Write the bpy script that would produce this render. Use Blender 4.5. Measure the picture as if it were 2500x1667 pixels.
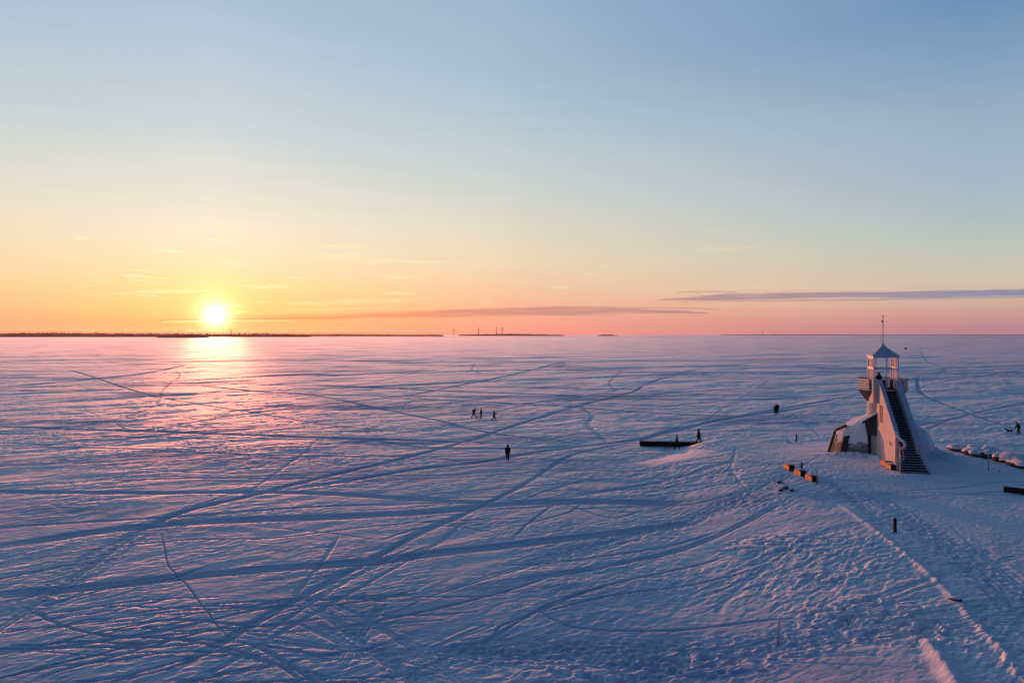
import bpy, bmesh, math, random
import numpy as np
from mathutils import Vector, Matrix, noise as mnoise
R = math.radians
random.seed(7)
rng = np.random.default_rng(11)
for o in list(bpy.data.objects): bpy.data.objects.remove(o)
SC = bpy.context.scene
COL = SC.collection

# ------------------------------------------------------------------ camera
FPX, CXP, CYP, HORIZ, CAMH = 1690.0, 1250.0, 833.5, 816.5, 14.3
PITCH = math.atan((CYP - HORIZ) / FPX)
cam_d = bpy.data.cameras.new('camera'); cam = bpy.data.objects.new('camera', cam_d); COL.objects.link(cam)
cam.location = (0, 0, CAMH); cam.rotation_euler = (math.pi/2 - PITCH, 0, 0)
cam_d.sensor_width = 36; cam_d.lens = FPX/2500*36; cam_d.clip_end = 120000; cam_d.clip_start = 0.2
SC.camera = cam
CP, SP = math.cos(PITCH), math.sin(PITCH)
def ray(px, py):
    u = (px-CXP)/FPX; v = -(py-CYP)/FPX
    return Vector((u, CP + v*SP, -SP + v*CP))
def G(px, py, z=0.0):                       # point of the plane z seen at a photo pixel
    d = ray(px, py); t = (z-CAMH)/d.z
    return (d.x*t, d.y*t)
def AZEL(px, py):
    d = ray(px, py); return math.degrees(math.atan2(d.x, d.y)), math.degrees(math.atan2(d.z, math.hypot(d.x, d.y)))
SUN_AZ, SUN_EL = AZEL(526, 769)
sd = Vector((math.sin(R(SUN_AZ))*math.cos(R(SUN_EL)), math.cos(R(SUN_AZ))*math.cos(R(SUN_EL)), math.sin(R(SUN_EL))))

SC.view_settings.view_transform = 'Standard'; SC.view_settings.look = 'None'
SC.view_settings.exposure = 0; SC.view_settings.gamma = 1; SC.view_settings.use_curve_mapping = False
SC.cycles.max_bounces = 6; SC.cycles.diffuse_bounces = 3

# ------------------------------------------------------------------ node helper
def lin(c):
    return tuple((x/255/12.92 if x/255 <= 0.04045 else ((x/255+0.055)/1.055)**2.4) for x in c)
class N:
    def __init__(s, tree): s.t = tree; s.n = tree.nodes; s.l = tree.links
    def node(s, ty, **kw):
        n = s.n.new(ty)
        for k, v in kw.items(): setattr(n, k, v)
        return n
    def put(s, sock, v):
        if isinstance(v, bpy.types.NodeSocket): s.l.new(v, sock)
        else: sock.default_value = v
    def m(s, op, a, b=None, c=None, clamp=False):
        n = s.node('ShaderNodeMath', operation=op, use_clamp=clamp)
        s.put(n.inputs[0], a)
        if b is not None: s.put(n.inputs[1], b)
        if c is not None: s.put(n.inputs[2], c)
        return n.outputs[0]
    def mr(s, v, a, b, c=0.0, d=1.0, smooth=False):
        n = s.node('ShaderNodeMapRange', clamp=True)
        if smooth: n.interpolation_type = 'SMOOTHSTEP'
        for i, x in enumerate((v, a, b, c, d)): s.put(n.inputs[i], x)
        return n.outputs[0]
    def ramp(s, f, stops, interp='LINEAR'):
        n = s.node('ShaderNodeValToRGB'); cr = n.color_ramp; cr.interpolation = interp
        while len(cr.elements) < len(stops): cr.elements.new(0.5)
        for e, (p, c) in zip(cr.elements, stops): e.position = p; e.color = (*c, 1)
        s.put(n.inputs[0], f); return n.outputs[0]
    def mix(s, f, a, b, mode='MIX'):
        n = s.node('ShaderNodeMix', data_type='RGBA', blend_type=mode); n.clamp_factor = True
        s.put(n.inputs[0], f)
        for i, x in ((6, a), (7, b)):
            if isinstance(x, tuple) and len(x) == 3: x = (*x, 1)
            s.put(n.inputs[i], x)
        return n.outputs[2]
    def noise(s, vec, scale, detail=4, rough=0.5, dist=0.0):
        n = s.node('ShaderNodeTexNoise')
        if vec is not None: s.l.new(vec, n.inputs['Vector'])
        n.inputs['Scale'].default_value = scale; n.inputs['Detail'].default_value = detail
        n.inputs['Roughness'].default_value = rough; n.inputs['Distortion'].default_value = dist
        return n.outputs['Fac']
    def xyz(s, x, y, z):
        n = s.node('ShaderNodeCombineXYZ')
        for i, v in enumerate((x, y, z)): s.put(n.inputs[i], v)
        return n.outputs[0]
    def curve(s, v, pts):                    # piecewise curve over arbitrary ranges
        x0, x1 = pts[0][0], pts[-1][0]; y0 = min(p[1] for p in pts); y1 = max(p[1] for p in pts)+1e-6
        n = s.node('ShaderNodeFloatCurve'); c = n.mapping.curves[0]
        P = [((a-x0)/(x1-x0), (b-y0)/(y1-y0)) for a, b in pts]
        c.points[0].location = P[0]; c.points[1].location = P[-1]
        for p in P[1:-1]: c.points.new(*p)
        n.mapping.update()
        s.put(n.inputs['Value'], s.mr(v, x0, x1)); 
        return s.m('ADD', s.m('MULTIPLY', n.outputs[0], y1-y0), y0)

# ------------------------------------------------------------------ world: dusk sky (direction based)
W = bpy.data.worlds.new("World"); SC.world = W; W.use_nodes = True
wn = N(W.node_tree); wn.n.clear()
tc = wn.node('ShaderNodeTexCoord'); sp = wn.node('ShaderNodeSeparateXYZ'); wn.l.new(tc.outputs['Generated'], sp.inputs[0])
X, Y, Z = sp.outputs
el = wn.m('MULTIPLY', wn.m('ARCSINE', wn.m('MINIMUM', wn.m('MAXIMUM', Z, -1.0), 1.0)), 180/math.pi)
az = wn.m('MULTIPLY', wn.m('ARCTAN2', X, Y), 180/math.pi)
doff = wn.m('ABSOLUTE', wn.m('SUBTRACT', az, SUN_AZ))
doff = wn.m('MINIMUM', doff, wn.m('SUBTRACT', 360.0, doff))
elf = wn.m('DIVIDE', wn.m('MAXIMUM', el, 0.0), 30.0)
def skyramp(px, rows):
    st = []
    for py, c in rows: st.append((max(0.0, AZEL(px, py)[1])/30, lin(c)))
    st = sorted(st, key=lambda a: a[0]); return wn.ramp(elf, st)
rS = skyramp(526, [(816,(255,150,74)),(795,(255,172,86)),(760,(255,205,116)),(700,(255,224,150)),(650,(254,230,180)),(560,(248,234,208)),(450,(229,226,214)),(300,(204,214,218)),(150,(189,205,219)),(0,(174,194,214))])
rC = skyramp(1250, [(816,(248,146,128)),(790,(250,164,138)),(750,(250,184,150)),(700,(247,202,165)),(640,(240,216,182)),(560,(226,218,196)),(480,(210,214,206)),(350,(189,205,212)),(180,(168,191,209)),(0,(155,182,207))])
rR = skyramp(2350, [(816,(188,134,152)),(790,(201,142,146)),(765,(208,158,150)),(740,(211,174,158)),(690,(211,195,174)),(640,(200,197,182)),(570,(182,196,190)),(500,(172,189,198)),(400,(163,181,201)),(280,(152,175,198)),(150,(130,161,191)),(0,(110,144,186))])
rB = wn.ramp(elf, [(0,lin((80,78,118))),(0.25,lin((100,92,128))),(0.5,lin((70,88,135))),(1,lin((45,68,115)))])
# extra red added past clipping in the low sky, to warm the snow
hot = wn.m('MULTIPLY', wn.mr(el, 5.5, 2.5, 0, 1, True), wn.mr(doff, 26, 8, 0, 1, True))
rS = wn.mix(1.0, rS, wn.xyz(wn.m('ADD', 1.0, wn.m('MULTIPLY', hot, 2.8)), wn.m('ADD', 1.0, wn.m('MULTIPLY', hot, 0.04)), 1.0), 'MULTIPLY')
base = wn.mix(wn.mr(doff, 0, 24), rS, rC)
base = wn.mix(wn.mr(doff, 22, 57), base, rR)
base = wn.mix(wn.mr(doff, 62, 130, smooth=True), base, rB)
zen = (0.009, 0.060, 0.151)
base = wn.mix(wn.mr(el, 26.5, 40, smooth=True), base, zen)
# cloud streaks
cv = wn.xyz(wn.m('MULTIPLY', az, 0.035), wn.m('MULTIPLY', el, 0.9), 0.0)
n1 = wn.noise(cv, 4.0, 5, 0.6); n2 = wn.noise(cv, 1.6, 3, 0.5)
n3 = wn.noise(wn.xyz(wn.m('MULTIPLY', az, 0.3), wn.m('MULTIPLY', el, 2.2), 4.0), 3.0, 4, 0.6)
def band(pts, off=0.0, soft=0.35):
    cen = [AZEL(px, py) for px, py, t in pts]
    cc = wn.curve(az, [(a, e) for a, e in cen])
    tt = wn.curve(az, [(cen[i][0], pts[i][2]/FPX*180/math.pi) for i in range(len(pts))])
    wob = wn.m('MULTIPLY', wn.m('SUBTRACT', n3, 0.5), 0.22)
    d = wn.m('ABSOLUTE', wn.m('SUBTRACT', wn.m('ADD', el, wob), cc))
    fr = wn.m('DIVIDE', d, wn.m('MAXIMUM', wn.m('MULTIPLY', tt, wn.mr(n1, 0.3, 0.7, 0.55, 1.35)), 0.004))
    mk = wn.mr(fr, 1.0+soft, 1.0-soft, 0, 1, True)
    inr = wn.m('MULTIPLY', wn.m('GREATER_THAN', az, cen[0][0]), wn.m('LESS_THAN', az, cen[-1][0]))
    return wn.m('MULTIPLY', mk, inr)
b1 = band([(395,781,1.0),(560,779,2.6),(800,775,4.5),(1050,767,8.5),(1250,763,10.5),(1450,758,9.5),(1600,760,5.5),(1730,765,0.5)])
b1b = band([(480,771,0.5),(700,770,1.6),(1000,761,2.2),(1250,753,2.0),(1600,752,2.5),(1760,756,0.4)], soft=0.6)
b2 = band([(1600,733,0.6),(1720,728,5.5),(1850,724,8.0),(2050,720,7.0),(2250,719,7.5),(2520,714,7.0)])
b2b = band([(1640,737,0.5),(1850,734,1.8),(2150,731,2.6),(2350,727,2.4),(2520,724,1.0)], soft=0.6)
b3 = band([(1650,714,0.3),(1720,712,1.6),(1800,714,0.3)], soft=0.7)
ccol = wn.ramp(wn.mr(az, -24, 38), [(0,lin((236,150,78))),(0.35,lin((214,146,122))),(0.62,lin((176,136,140))),(0.82,lin((158,140,160))),(1,lin((118,132,170)))])
cm = wn.m('MAXIMUM', wn.m('MAXIMUM', b1, b2), wn.m('MULTIPLY', wn.m('MAXIMUM', wn.m('MAXIMUM', b1b, b2b), b3), 0.6))
cm = wn.m('MULTIPLY', cm, wn.mr(n1, 0.3, 0.62, 0.62, 0.95))
base = wn.mix(cm, base, ccol)
def streak(x0, x1, y0, y1, th):
    xm = (x0+x1)/2; ym = (y0+y1)/2
    return band([(x0,y0,0.2),(x0*.7+x1*.3,y0*.7+y1*.3,th),(xm,ym,th),(x0*.25+x1*.75,y0*.25+y1*.75,th*.8),(x1,y1,0.2)], soft=0.9)
ws = None
for a_ in ((330,515,712,709,3.4),(300,420,672,681,1.6),(535,600,745,747,2.2),(555,612,762,760,1.8),(395,505,786,783,2.2),(558,720,783,782,1.6),(455,500,806,806,1.1),(700,1010,742,735,5.0),(690,960,758,752,2.0),(780,1040,733,730,2.0),(820,1360,630,652,3.0),(1700,1860,612,602,6.0),(180,215,583,580,3.0)):
    b_ = streak(*a_); gain = 0.36 if a_[1] < 760 else 0.22
    b_ = wn.m('MULTIPLY', b_, gain); ws = b_ if ws is None else wn.m('MAXIMUM', ws, b_)
ws = wn.m('MULTIPLY', ws, wn.mr(n3, 0.32, 0.6, 0.25, 1.0))
base = wn.mix(ws, base, wn.mix(wn.mr(doff, 3, 22), (1.9, 1.30, 0.62), (1.0, 0.80, 0.56)))
# light wisps
w1 = wn.mr(wn.noise(wn.xyz(wn.m('MULTIPLY', az, 0.10), wn.m('MULTIPLY', el, 1.5), 9.0), 1.9, 5, 0.62, 0.4), 0.56, 0.76, 0, 1, True)
win = wn.m('MULTIPLY', wn.mr(el, 1.6, 3.0, 0, 1, True), wn.mr(el, 9.5, 5.0, 0, 1, True))
w1 = wn.m('MULTIPLY', w1, wn.m('MULTIPLY', win, wn.mr(az, 24, -2, 0.10, 0.5)))
base = wn.mix(w1, base, wn.mix(wn.mr(doff, 5, 40), (1.35, 1.12, 0.62), (0.93, 0.76, 0.58)))
# fine banding so the gradient is not perfectly clean
fb = wn.mr(n2, 0.2, 0.8, 0.985, 1.015)
base = wn.mix(1.0, base, wn.xyz(fb, fb, fb), 'MULTIPLY')
# sun disc and aureole
dt = wn.node('ShaderNodeVectorMath', operation='DOT_PRODUCT'); wn.l.new(tc.outputs['Generated'], dt.inputs[0]); dt.inputs[1].default_value = sd
dang = wn.m('MULTIPLY', wn.m('ARCCOSINE', wn.m('MINIMUM', dt.outputs['Value'], 1.0)), 180/math.pi)
def glow(wd, amp, col, pw=1.0):
    e = wn.m('EXPONENT', wn.m('MULTIPLY', wn.m('POWER', wn.m('DIVIDE', dang, wd), pw), -1.0))
    e = wn.m('MULTIPLY', e, amp)
    return wn.xyz(wn.m('MULTIPLY', e, col[0]), wn.m('MULTIPLY', e, col[1]), wn.m('MULTIPLY', e, col[2]))
gl = wn.mix(1.0, glow(0.50, 4.5, (1, 0.88, 0.60), 1.15), glow(1.2, 0.8, (1, 0.66, 0.24)), 'ADD')
gl = wn.mix(1.0, gl, glow(5.5, 0.13, (1, 0.62, 0.20)), 'ADD')
# clouds dim the aureole a little
base = wn.mix(1.0, base, gl, 'ADD')
bg = wn.node('ShaderNodeBackground'); wn.l.new(base, bg.inputs[0]); bg.inputs[1].default_value = 1.0
wo = wn.node('ShaderNodeOutputWorld'); wn.l.new(bg.outputs[0], wo.inputs[0])
W.cycles.sampling_method = 'MANUAL'; W.cycles.sample_map_resolution = 2048

sun_d = bpy.data.lights.new('sun', 'SUN'); sun = bpy.data.objects.new('sun', sun_d); COL.objects.link(sun)
sun_d.energy = 3.2; sun_d.angle = R(0.6); sun_d.color = (1.0, 0.26, 0.11)
sun.rotation_euler = (-sd).to_track_quat('-Z', 'Y').to_euler()

# ------------------------------------------------------------------ materials
def mat(name, fn):
    m = bpy.data.materials.new(name); m.use_nodes = True; t = N(m.node_tree); t.n.clear()
    o = t.node('ShaderNodeOutputMaterial'); b = t.node('ShaderNodeBsdfPrincipled'); t.l.new(b.outputs[0], o.inputs[0])
    tcn = t.node('ShaderNodeTexCoord'); fn(t, b, tcn.outputs['Object']); return m
def bump(t, b, h, strength, dist):
    n = t.node('ShaderNodeBump'); n.inputs['Strength'].default_value = strength; n.inputs['Distance'].default_value = dist
    t.l.new(h, n.inputs['Height']); t.l.new(n.outputs[0], b.inputs['Normal'])
def simple(name, c1, c2, scale=3, rough=0.8, stretch=(1,1,1), bmp=0.0, spec=0.4, metal=0.0):
    def f(t, b, co):
        mp = t.node('ShaderNodeMapping'); t.l.new(co, mp.inputs[0]); mp.inputs['Scale'].default_value = stretch
        n = t.noise(mp.outputs[0], scale, 5, 0.6)
        t.l.new(t.ramp(n, [(0.3, c1), (0.7, c2)]), b.inputs['Base Color'])
        b.inputs['Roughness'].default_value = rough; b.inputs['Specular IOR Level'].default_value = spec; b.inputs['Metallic'].default_value = metal
        if bmp: bump(t, b, n, bmp, 0.02)
    return mat(name, f)
def snow_ground(t, b, co):
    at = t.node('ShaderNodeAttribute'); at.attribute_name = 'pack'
    pack_shade = at.outputs['Fac']
    n = t.noise(co, 0.012, 4, 0.55); n2_ = t.noise(co, 0.35, 4, 0.6)
    col = t.ramp(n, [(0.35, (0.76, 0.80, 0.86)), (0.65, (0.86, 0.87, 0.90))])
    col = t.mix(t.m('MULTIPLY', pack_shade, 0.62, clamp=True), col, (0.38, 0.50, 0.64))  # packed snow, with the shade of the tracks painted into its blue
    mp0 = t.node('ShaderNodeMapping'); t.l.new(co, mp0.inputs[0]); mp0.inputs['Scale'].default_value = (0.35, 1, 1)
    st = t.noise(mp0.outputs[0], 0.05, 9, 0.72)
    st2 = t.noise(mp0.outputs[0], 0.30, 7, 0.7)
    st3 = t.noise(mp0.outputs[0], 1.5, 5, 0.7)
    st2 = t.m('ADD', t.m('MULTIPLY', st2, 0.6), t.m('MULTIPLY', st3, 0.4))
    stk = t.m('MAXIMUM', t.mr(st, 0.50, 0.62), t.m('MULTIPLY', t.mr(st2, 0.53, 0.66), 0.8))
    col = t.mix(t.m('MULTIPLY', stk, 0.7), col, (0.40, 0.49, 0.66))
    t.l.new(col, b.inputs['Base Color'])
    b.inputs['Roughness'].default_value = 0.8; b.inputs['Specular IOR Level'].default_value = 0.0
    f1 = t.noise(co, 9.0, 5, 0.65)
    mp = t.node('ShaderNodeMapping'); t.l.new(co, mp.inputs[0]); mp.inputs['Rotation'].default_value = (0, 0, R(-35+0)); mp.inputs['Scale'].default_value = (0.33, 1, 1)
    f2 = t.noise(mp.outputs[0], 0.35, 6, 0.62)
    fb_ = t.node('ShaderNodeAttribute'); fb_.attribute_name = 'crust'; f4 = t.noise(mp.outputs[0], 0.9, 4, 0.6)
    fa_ = t.node('ShaderNodeAttribute'); fa_.attribute_name = 'fine'
    f3 = t.noise(mp.outputs[0], 3.2, 3, 0.55)
    hgt = t.m('ADD', t.m('ADD', t.m('MULTIPLY', f1, 0.008), t.m('MULTIPLY', f2, 0.05)), t.m('ADD', t.m('MULTIPLY', t.m('MULTIPLY', f3, 0.085), fa_.outputs['Fac']), t.m('MULTIPLY', t.m('MULTIPLY', f4, 0.26), fb_.outputs['Fac'])))
    bn = t.node('ShaderNodeBump'); bn.inputs['Strength'].default_value = 0.6; bn.inputs['Distance'].default_value = 1.0
    t.l.new(hgt, bn.inputs['Height']); t.l.new(bn.outputs[0], b.inputs['Normal'])
    # grazing gloss of wind-packed ice grains
    gl_ = t.node('ShaderNodeBsdfGlossy'); gl_.inputs['Roughness'].default_value = 0.74; gl_.inputs['Color'].default_value = (0.95, 0.93, 0.96, 1)
    t.l.new(bn.outputs[0], gl_.inputs['Normal'])
    fr = t.node('ShaderNodeFresnel'); fr.inputs['IOR'].default_value = 1.5; t.l.new(bn.outputs[0], fr.inputs['Normal'])
    mx = t.node('ShaderNodeMixShader')
    # wide lobe of wind-combed crust, and a tight lobe of glazed ice that only shows at grazing view
    gl_.inputs['Roughness'].default_value = 0.72; gl_.inputs['Anisotropy'].default_value = 0.35
    t.l.new(t.xyz(sd.x, sd.y, 0.0), gl_.inputs['Tangent'])
    gb = t.node('ShaderNodeBsdfGlossy'); gb.distribution = 'BECKMANN'; gb.inputs['Roughness'].default_value = 0.56; gb.inputs['Anisotropy'].default_value = 0.44; t.l.new(t.xyz(sd.x, sd.y, 0.0), gb.inputs['Tangent']); gb.inputs['Color'].default_value = (0.95, 0.93, 0.96, 1); t.l.new(bn.outputs[0], gb.inputs['Normal'])
    keep = t.m('MULTIPLY', t.m('SUBTRACT', 1.0, t.m('MULTIPLY', pack_shade, 0.92)), t.m('SUBTRACT', 1.0, t.m('MULTIPLY', stk, 0.8)))
    q1 = t.m('MULTIPLY', t.m('MULTIPLY', t.m('POWER', fr.outputs[0], 1.4), 0.88), keep, clamp=True)
    q2 = t.m('MULTIPLY', t.m('MULTIPLY', t.m('POWER', fr.outputs[0], 5.0), 0.25), keep, clamp=True)
    m2 = t.node('ShaderNodeMixShader'); t.l.new(q1, m2.inputs[0]); t.l.new(b.outputs[0], m2.inputs[1]); t.l.new(gl_.outputs[0], m2.inputs[2])
    t.l.new(q2, mx.inputs[0]); t.l.new(m2.outputs[0], mx.inputs[1]); t.l.new(gb.outputs[0], mx.inputs[2])
    out = [q for q in t.n if q.type == 'OUTPUT_MATERIAL'][0]; t.l.new(mx.outputs[0], out.inputs[0])
M = {}
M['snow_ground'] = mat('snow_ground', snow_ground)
def snow_f(t, b, co):
    n = t.noise(co, 6, 5, 0.6)
    t.l.new(t.ramp(n, [(0.3, (0.74, 0.78, 0.84)), (0.7, (0.86, 0.88, 0.90))]), b.inputs['Base Color'])
    b.inputs['Roughness'].default_value = 0.6; bump(t, b, n, 0.5, 0.05)
M['snow'] = mat('snow', snow_f)
def concrete_f(t, b, co):
    mp = t.node('ShaderNodeMapping'); t.l.new(co, mp.inputs[0]); mp.inputs['Scale'].default_value = (3, 3, 0.22)
    n = t.noise(mp.outputs[0], 2.2, 5, 0.6); n2_ = t.noise(co, 0.8, 4, 0.6)
    c = t.ramp(n, [(0.3, (0.50, 0.42, 0.36)), (0.7, (0.74, 0.60, 0.51))])
    c = t.mix(t.mr(n2_, 0.45, 0.75, 0, 0.35), c, (0.26, 0.27, 0.28))
    t.l.new(c, b.inputs['Base Color']); b.inputs['Roughness'].default_value = 0.85; bump(t, b, n, 0.3, 0.03)
M['concrete'] = mat('concrete', concrete_f)
def concrete_snow_f(t, b, co):               # rimed concrete: blown snow clings to its upper part
    s = t.node('ShaderNodeSeparateXYZ'); t.l.new(co, s.inputs[0])
    n = t.noise(co, 2.6, 6, 0.65); n2_ = t.noise(co, 1.2, 4, 0.6)
    c = t.ramp(n2_, [(0.3, (0.14, 0.16, 0.15)), (0.7, (0.24, 0.23, 0.21))])
    k = t.m('ADD', t.m('MULTIPLY', t.m('SUBTRACT', s.outputs[2], 1.0), 0.6), t.m('MULTIPLY', t.m('SUBTRACT', n, 0.5), 1.9))
    mk = t.mr(k, 0.0, 0.10)
    t.l.new(t.mix(mk, c, (0.80, 0.83, 0.87)), b.inputs['Base Color']); b.inputs['Roughness'].default_value = 0.8
    bump(t, b, t.m('ADD', t.m('MULTIPLY', mk, 0.8), n), 0.7, 0.08)
M['rimed_concrete'] = mat('rimed_concrete', concrete_snow_f)
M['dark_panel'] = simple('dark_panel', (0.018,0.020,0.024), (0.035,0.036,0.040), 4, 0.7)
M['white_paint'] = simple('white_paint', (0.62,0.60,0.58), (0.76,0.74,0.72), 5, 0.55, (1,1,0.4))
M['metal_roof'] = simple('metal_roof', (0.40,0.45,0.52), (0.55,0.60,0.66), 2.5, 0.6)
M['rail_paint'] = simple('rail_paint', (0.55,0.50,0.50), (0.66,0.62,0.62), 4, 0.6, (1,1,6))
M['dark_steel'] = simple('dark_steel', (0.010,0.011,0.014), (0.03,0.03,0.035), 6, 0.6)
M['frost'] = simple('frost', (0.42,0.44,0.50), (0.66,0.68,0.74), 9, 0.7, (1,1,1), 0.6)
M['tread'] = simple('tread', (0.012,0.014,0.018), (0.03,0.03,0.036), 6, 0.7)
M['tread_snow'] = simple('tread_snow', (0.20,0.24,0.30), (0.62,0.66,0.72), 3.5, 0.8)
M['orange_wood'] = simple('orange_wood', (0.50,0.15,0.030), (0.72,0.24,0.05), 3, 0.55, (6,1,6), 0.3)
M['bench_end'] = simple('bench_end', (0.012,0.010,0.009), (0.028,0.022,0.018), 4, 0.8)
M['black_timber'] = simple('black_timber', (0.006,0.006,0.007), (0.018,0.016,0.015), 3, 0.9, (1,1,5))
M['rock'] = simple('rock', (0.018,0.020,0.024), (0.07,0.07,0.075), 1.4, 0.9, (1,1,1), 0.8)
M['cloth_black'] = simple('cloth_black', (0.006,0.007,0.010), (0.013,0.014,0.018), 8, 0.9, spec=0.15)
M['cloth_navy'] = simple('cloth_navy', (0.008,0.009,0.020), (0.014,0.016,0.034), 8, 0.9, spec=0.15)
M['skin'] = simple('skin', (0.35,0.20,0.15), (0.45,0.27,0.20), 8, 0.6)
M['fur_black'] = simple('fur_black', (0.006,0.006,0.007), (0.014,0.013,0.013), 14, 0.9, spec=0.15)
M['fur_brown'] = simple('fur_brown', (0.05,0.028,0.018), (0.10,0.055,0.032), 14, 0.9, spec=0.15)
M['fur_cream'] = simple('fur_cream', (0.55,0.42,0.36), (0.78,0.68,0.60), 14, 0.9, spec=0.15)
M['forest'] = simple('forest', (0.05,0.055,0.06), (0.22,0.21,0.23), 0.02, 0.95, spec=0.1)
M['turbine_paint'] = simple('turbine_paint', (0.16,0.15,0.17), (0.22,0.21,0.23), 0.05, 0.6)
M['mast_paint'] = simple('mast_paint', (0.10,0.08,0.08), (0.16,0.13,0.13), 0.05, 0.7)
M['red_paint'] = simple('red_paint', (0.38,0.025,0.02), (0.5,0.05,0.03), 6, 0.6)
M['twig'] = simple('twig', (0.10,0.07,0.06), (0.20,0.16,0.14), 20, 0.9)
M['yellow_trim'] = simple('yellow_trim', (0.60,0.36,0.12), (0.72,0.46,0.18), 6, 0.6)  # sunlight painted as colour on the lit strip of the base

# ------------------------------------------------------------------ object helpers
def link(name, me, m=None, parent=None, mats=None):
    o = bpy.data.objects.new(name, me); COL.objects.link(o)
    for x in (mats or ([m] if m else [])): me.materials.append(M[x])
    if parent is not None: o.parent = parent
    return o
def tag(o, label=None, cat=None, group=None, kind=None):
    if label: o['label'] = label
    if cat: o['category'] = cat
    if group: o['group'] = group
    if kind: o['kind'] = kind
    return o
def empty(name, loc, rz, label, cat, group=None):
    o = bpy.data.objects.new(name, None); COL.objects.link(o); o.location = loc; o.rotation_euler = (0, 0, rz)
    o.empty_display_size = 0.3
    return tag(o, label, cat, group)
def copytree(o, parent=None):
    c = o.copy(); COL.objects.link(c); c.parent = parent
    for ch in [x for x in bpy.data.objects if x.parent == o]: copytree(ch, c)
    return c
def bm_mesh(bm, name='mesh', smooth=False):
    bmesh.ops.recalc_face_normals(bm, faces=bm.faces[:])
    me = bpy.data.meshes.new(name); bm.to_mesh(me); bm.free()
    if smooth: me.polygons.foreach_set('use_smooth', [True]*len(me.polygons))
    return me
def box(bm, c, s, rot=None, bev=0.0, mi=0):
    r = bmesh.ops.create_cube(bm, size=1.0)
    mt = Matrix.Translation(c) @ (rot.to_4x4() if rot else Matrix()) @ Matrix.Diagonal((*s, 1))
    bmesh.ops.transform(bm, matrix=mt, verts=r['verts'])
    fs = list({f for v in r['verts'] for f in v.link_faces})
    for f in fs: f.material_index = mi
    if bev:
        es = list({e for v in r['verts'] for e in v.link_edges})
        bmesh.ops.bevel(bm, geom=es, offset=bev, segments=2, affect='EDGES', profile=0.6)
def bar(bm, a, b, w, h=None):
    a, b = Vector(a), Vector(b); d = b-a; L = d.length
    q = d.to_track_quat('Z', 'Y').to_matrix()
    box(bm, (a+b)/2, (w, h or w, L), q)
def tube(bm, pts, rad, seg=8, cap=True):
    pts = [Vector(p) for p in pts]; rings = []
    for i, p in enumerate(pts):
        t = (pts[min(i+1, len(pts)-1)] - pts[max(i-1, 0)]).normalized()
        q = t.to_track_quat('Z', 'Y').to_matrix()
        r = rad[i] if isinstance(rad, (list, tuple)) else rad
        rings.append([bm.verts.new(p + q @ Vector((math.cos(k*2*math.pi/seg)*r, math.sin(k*2*math.pi/seg)*r, 0))) for k in range(seg)])
    for a, b in zip(rings, rings[1:]):
        for k in range(seg): bm.faces.new((a[k], a[(k+1) % seg], b[(k+1) % seg], b[k]))
    if cap: bm.faces.new(rings[0][::-1]); bm.faces.new(rings[-1])
def prism(bm, prof, x0, x1):                 # (y,z) profile extruded along x
    a = [bm.verts.new((x0, y, z)) for y, z in prof]; b = [bm.verts.new((x1, y, z)) for y, z in prof]
    n = len(prof); bm.faces.new(a); bm.faces.new(b[::-1])
    for i in range(n): bm.faces.new((a[i], a[(i+1) % n], b[(i+1) % n], b[i]))
def part(name, bm, m, parent, label=None, smooth=False, mats=None):
    o = link(name, bm_mesh(bm, name, smooth), m, parent, mats)
    if label: o['label'] = label
    return o

# ------------------------------------------------------------------ ground: terrain height
LO = Vector((39.65, 74.0)); LROT = R(-14)
LZ = 1.45
ex = Vector((math.cos(LROT), math.sin(LROT))); ey = Vector((-math.sin(LROT), math.cos(LROT)))
CRL = [G(px_, py_, 1.25) for px_, py_ in ((2520,1700),(2496,1656),(2441,1581),(2397,1540),(2343,1476),(2285,1415),(2228,1366),(2161,1312),(2089,1258),(2030,1215))]
PLAT = np.array([(16.5,4),(18.2,20)]+CRL+[(25.9,59),(25.9,70),(25.0,77),(23.8,83.5),(26,86.2),(36,86.5),(47,85),(51,80),(50.8,68),(52,58),(56,45),(62,20),(60,2)], float)
CREST = np.array([(18.2,20)]+CRL, float)
def segdist(px, py, pts, closed=False):
    best = np.full(px.shape, 1e9); nx = np.zeros(px.shape)
    n = len(pts)
    for i in range(n if closed else n-1):
        a = pts[i]; b = pts[(i+1) % n]; d = b-a; L2 = (d*d).sum()
        t = np.clip(((px-a[0])*d[0]+(py-a[1])*d[1])/L2, 0, 1)
        qx = a[0]+t*d[0]; qy = a[1]+t*d[1]; dd = np.hypot(px-qx, py-qy)
        m = dd < best; best = np.where(m, dd, best); nx = np.where(m, px-qx, nx)
    return best, nx
def inside(px, py, pts):
    c = np.zeros(px.shape, bool); n = len(pts)
    for i in range(n):
        x1, y1 = pts[i]; x2, y2 = pts[(i+1) % n]
        if y1 == y2: continue
        c ^= ((y1 > py) != (y2 > py)) & (px < (x2-x1)*(py-y1)/(y2-y1)+x1)
    return c
PERM = rng.permutation(1024); GA = rng.uniform(0, 2*np.pi, 1024)
def gn(x, y):                                # gradient noise, about -0.7..0.7
    xi = np.floor(x).astype(np.int64); yi = np.floor(y).astype(np.int64); fx = x-xi; fy = y-yi
    def g(ix, iy, dx, dy):
        a = GA[PERM[(PERM[ix & 1023]+iy) & 1023]]; return np.cos(a)*dx+np.sin(a)*dy
    u = fx*fx*fx*(fx*(fx*6-15)+10); v = fy*fy*fy*(fy*(fy*6-15)+10)
    a = g(xi, yi, fx, fy); b = g(xi+1, yi, fx-1, fy); c = g(xi, yi+1, fx, fy-1); d = g(xi+1, yi+1, fx-1, fy-1)
    return (a+(b-a)*u)*(1-v)+(c+(d-c)*u)*v
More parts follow.
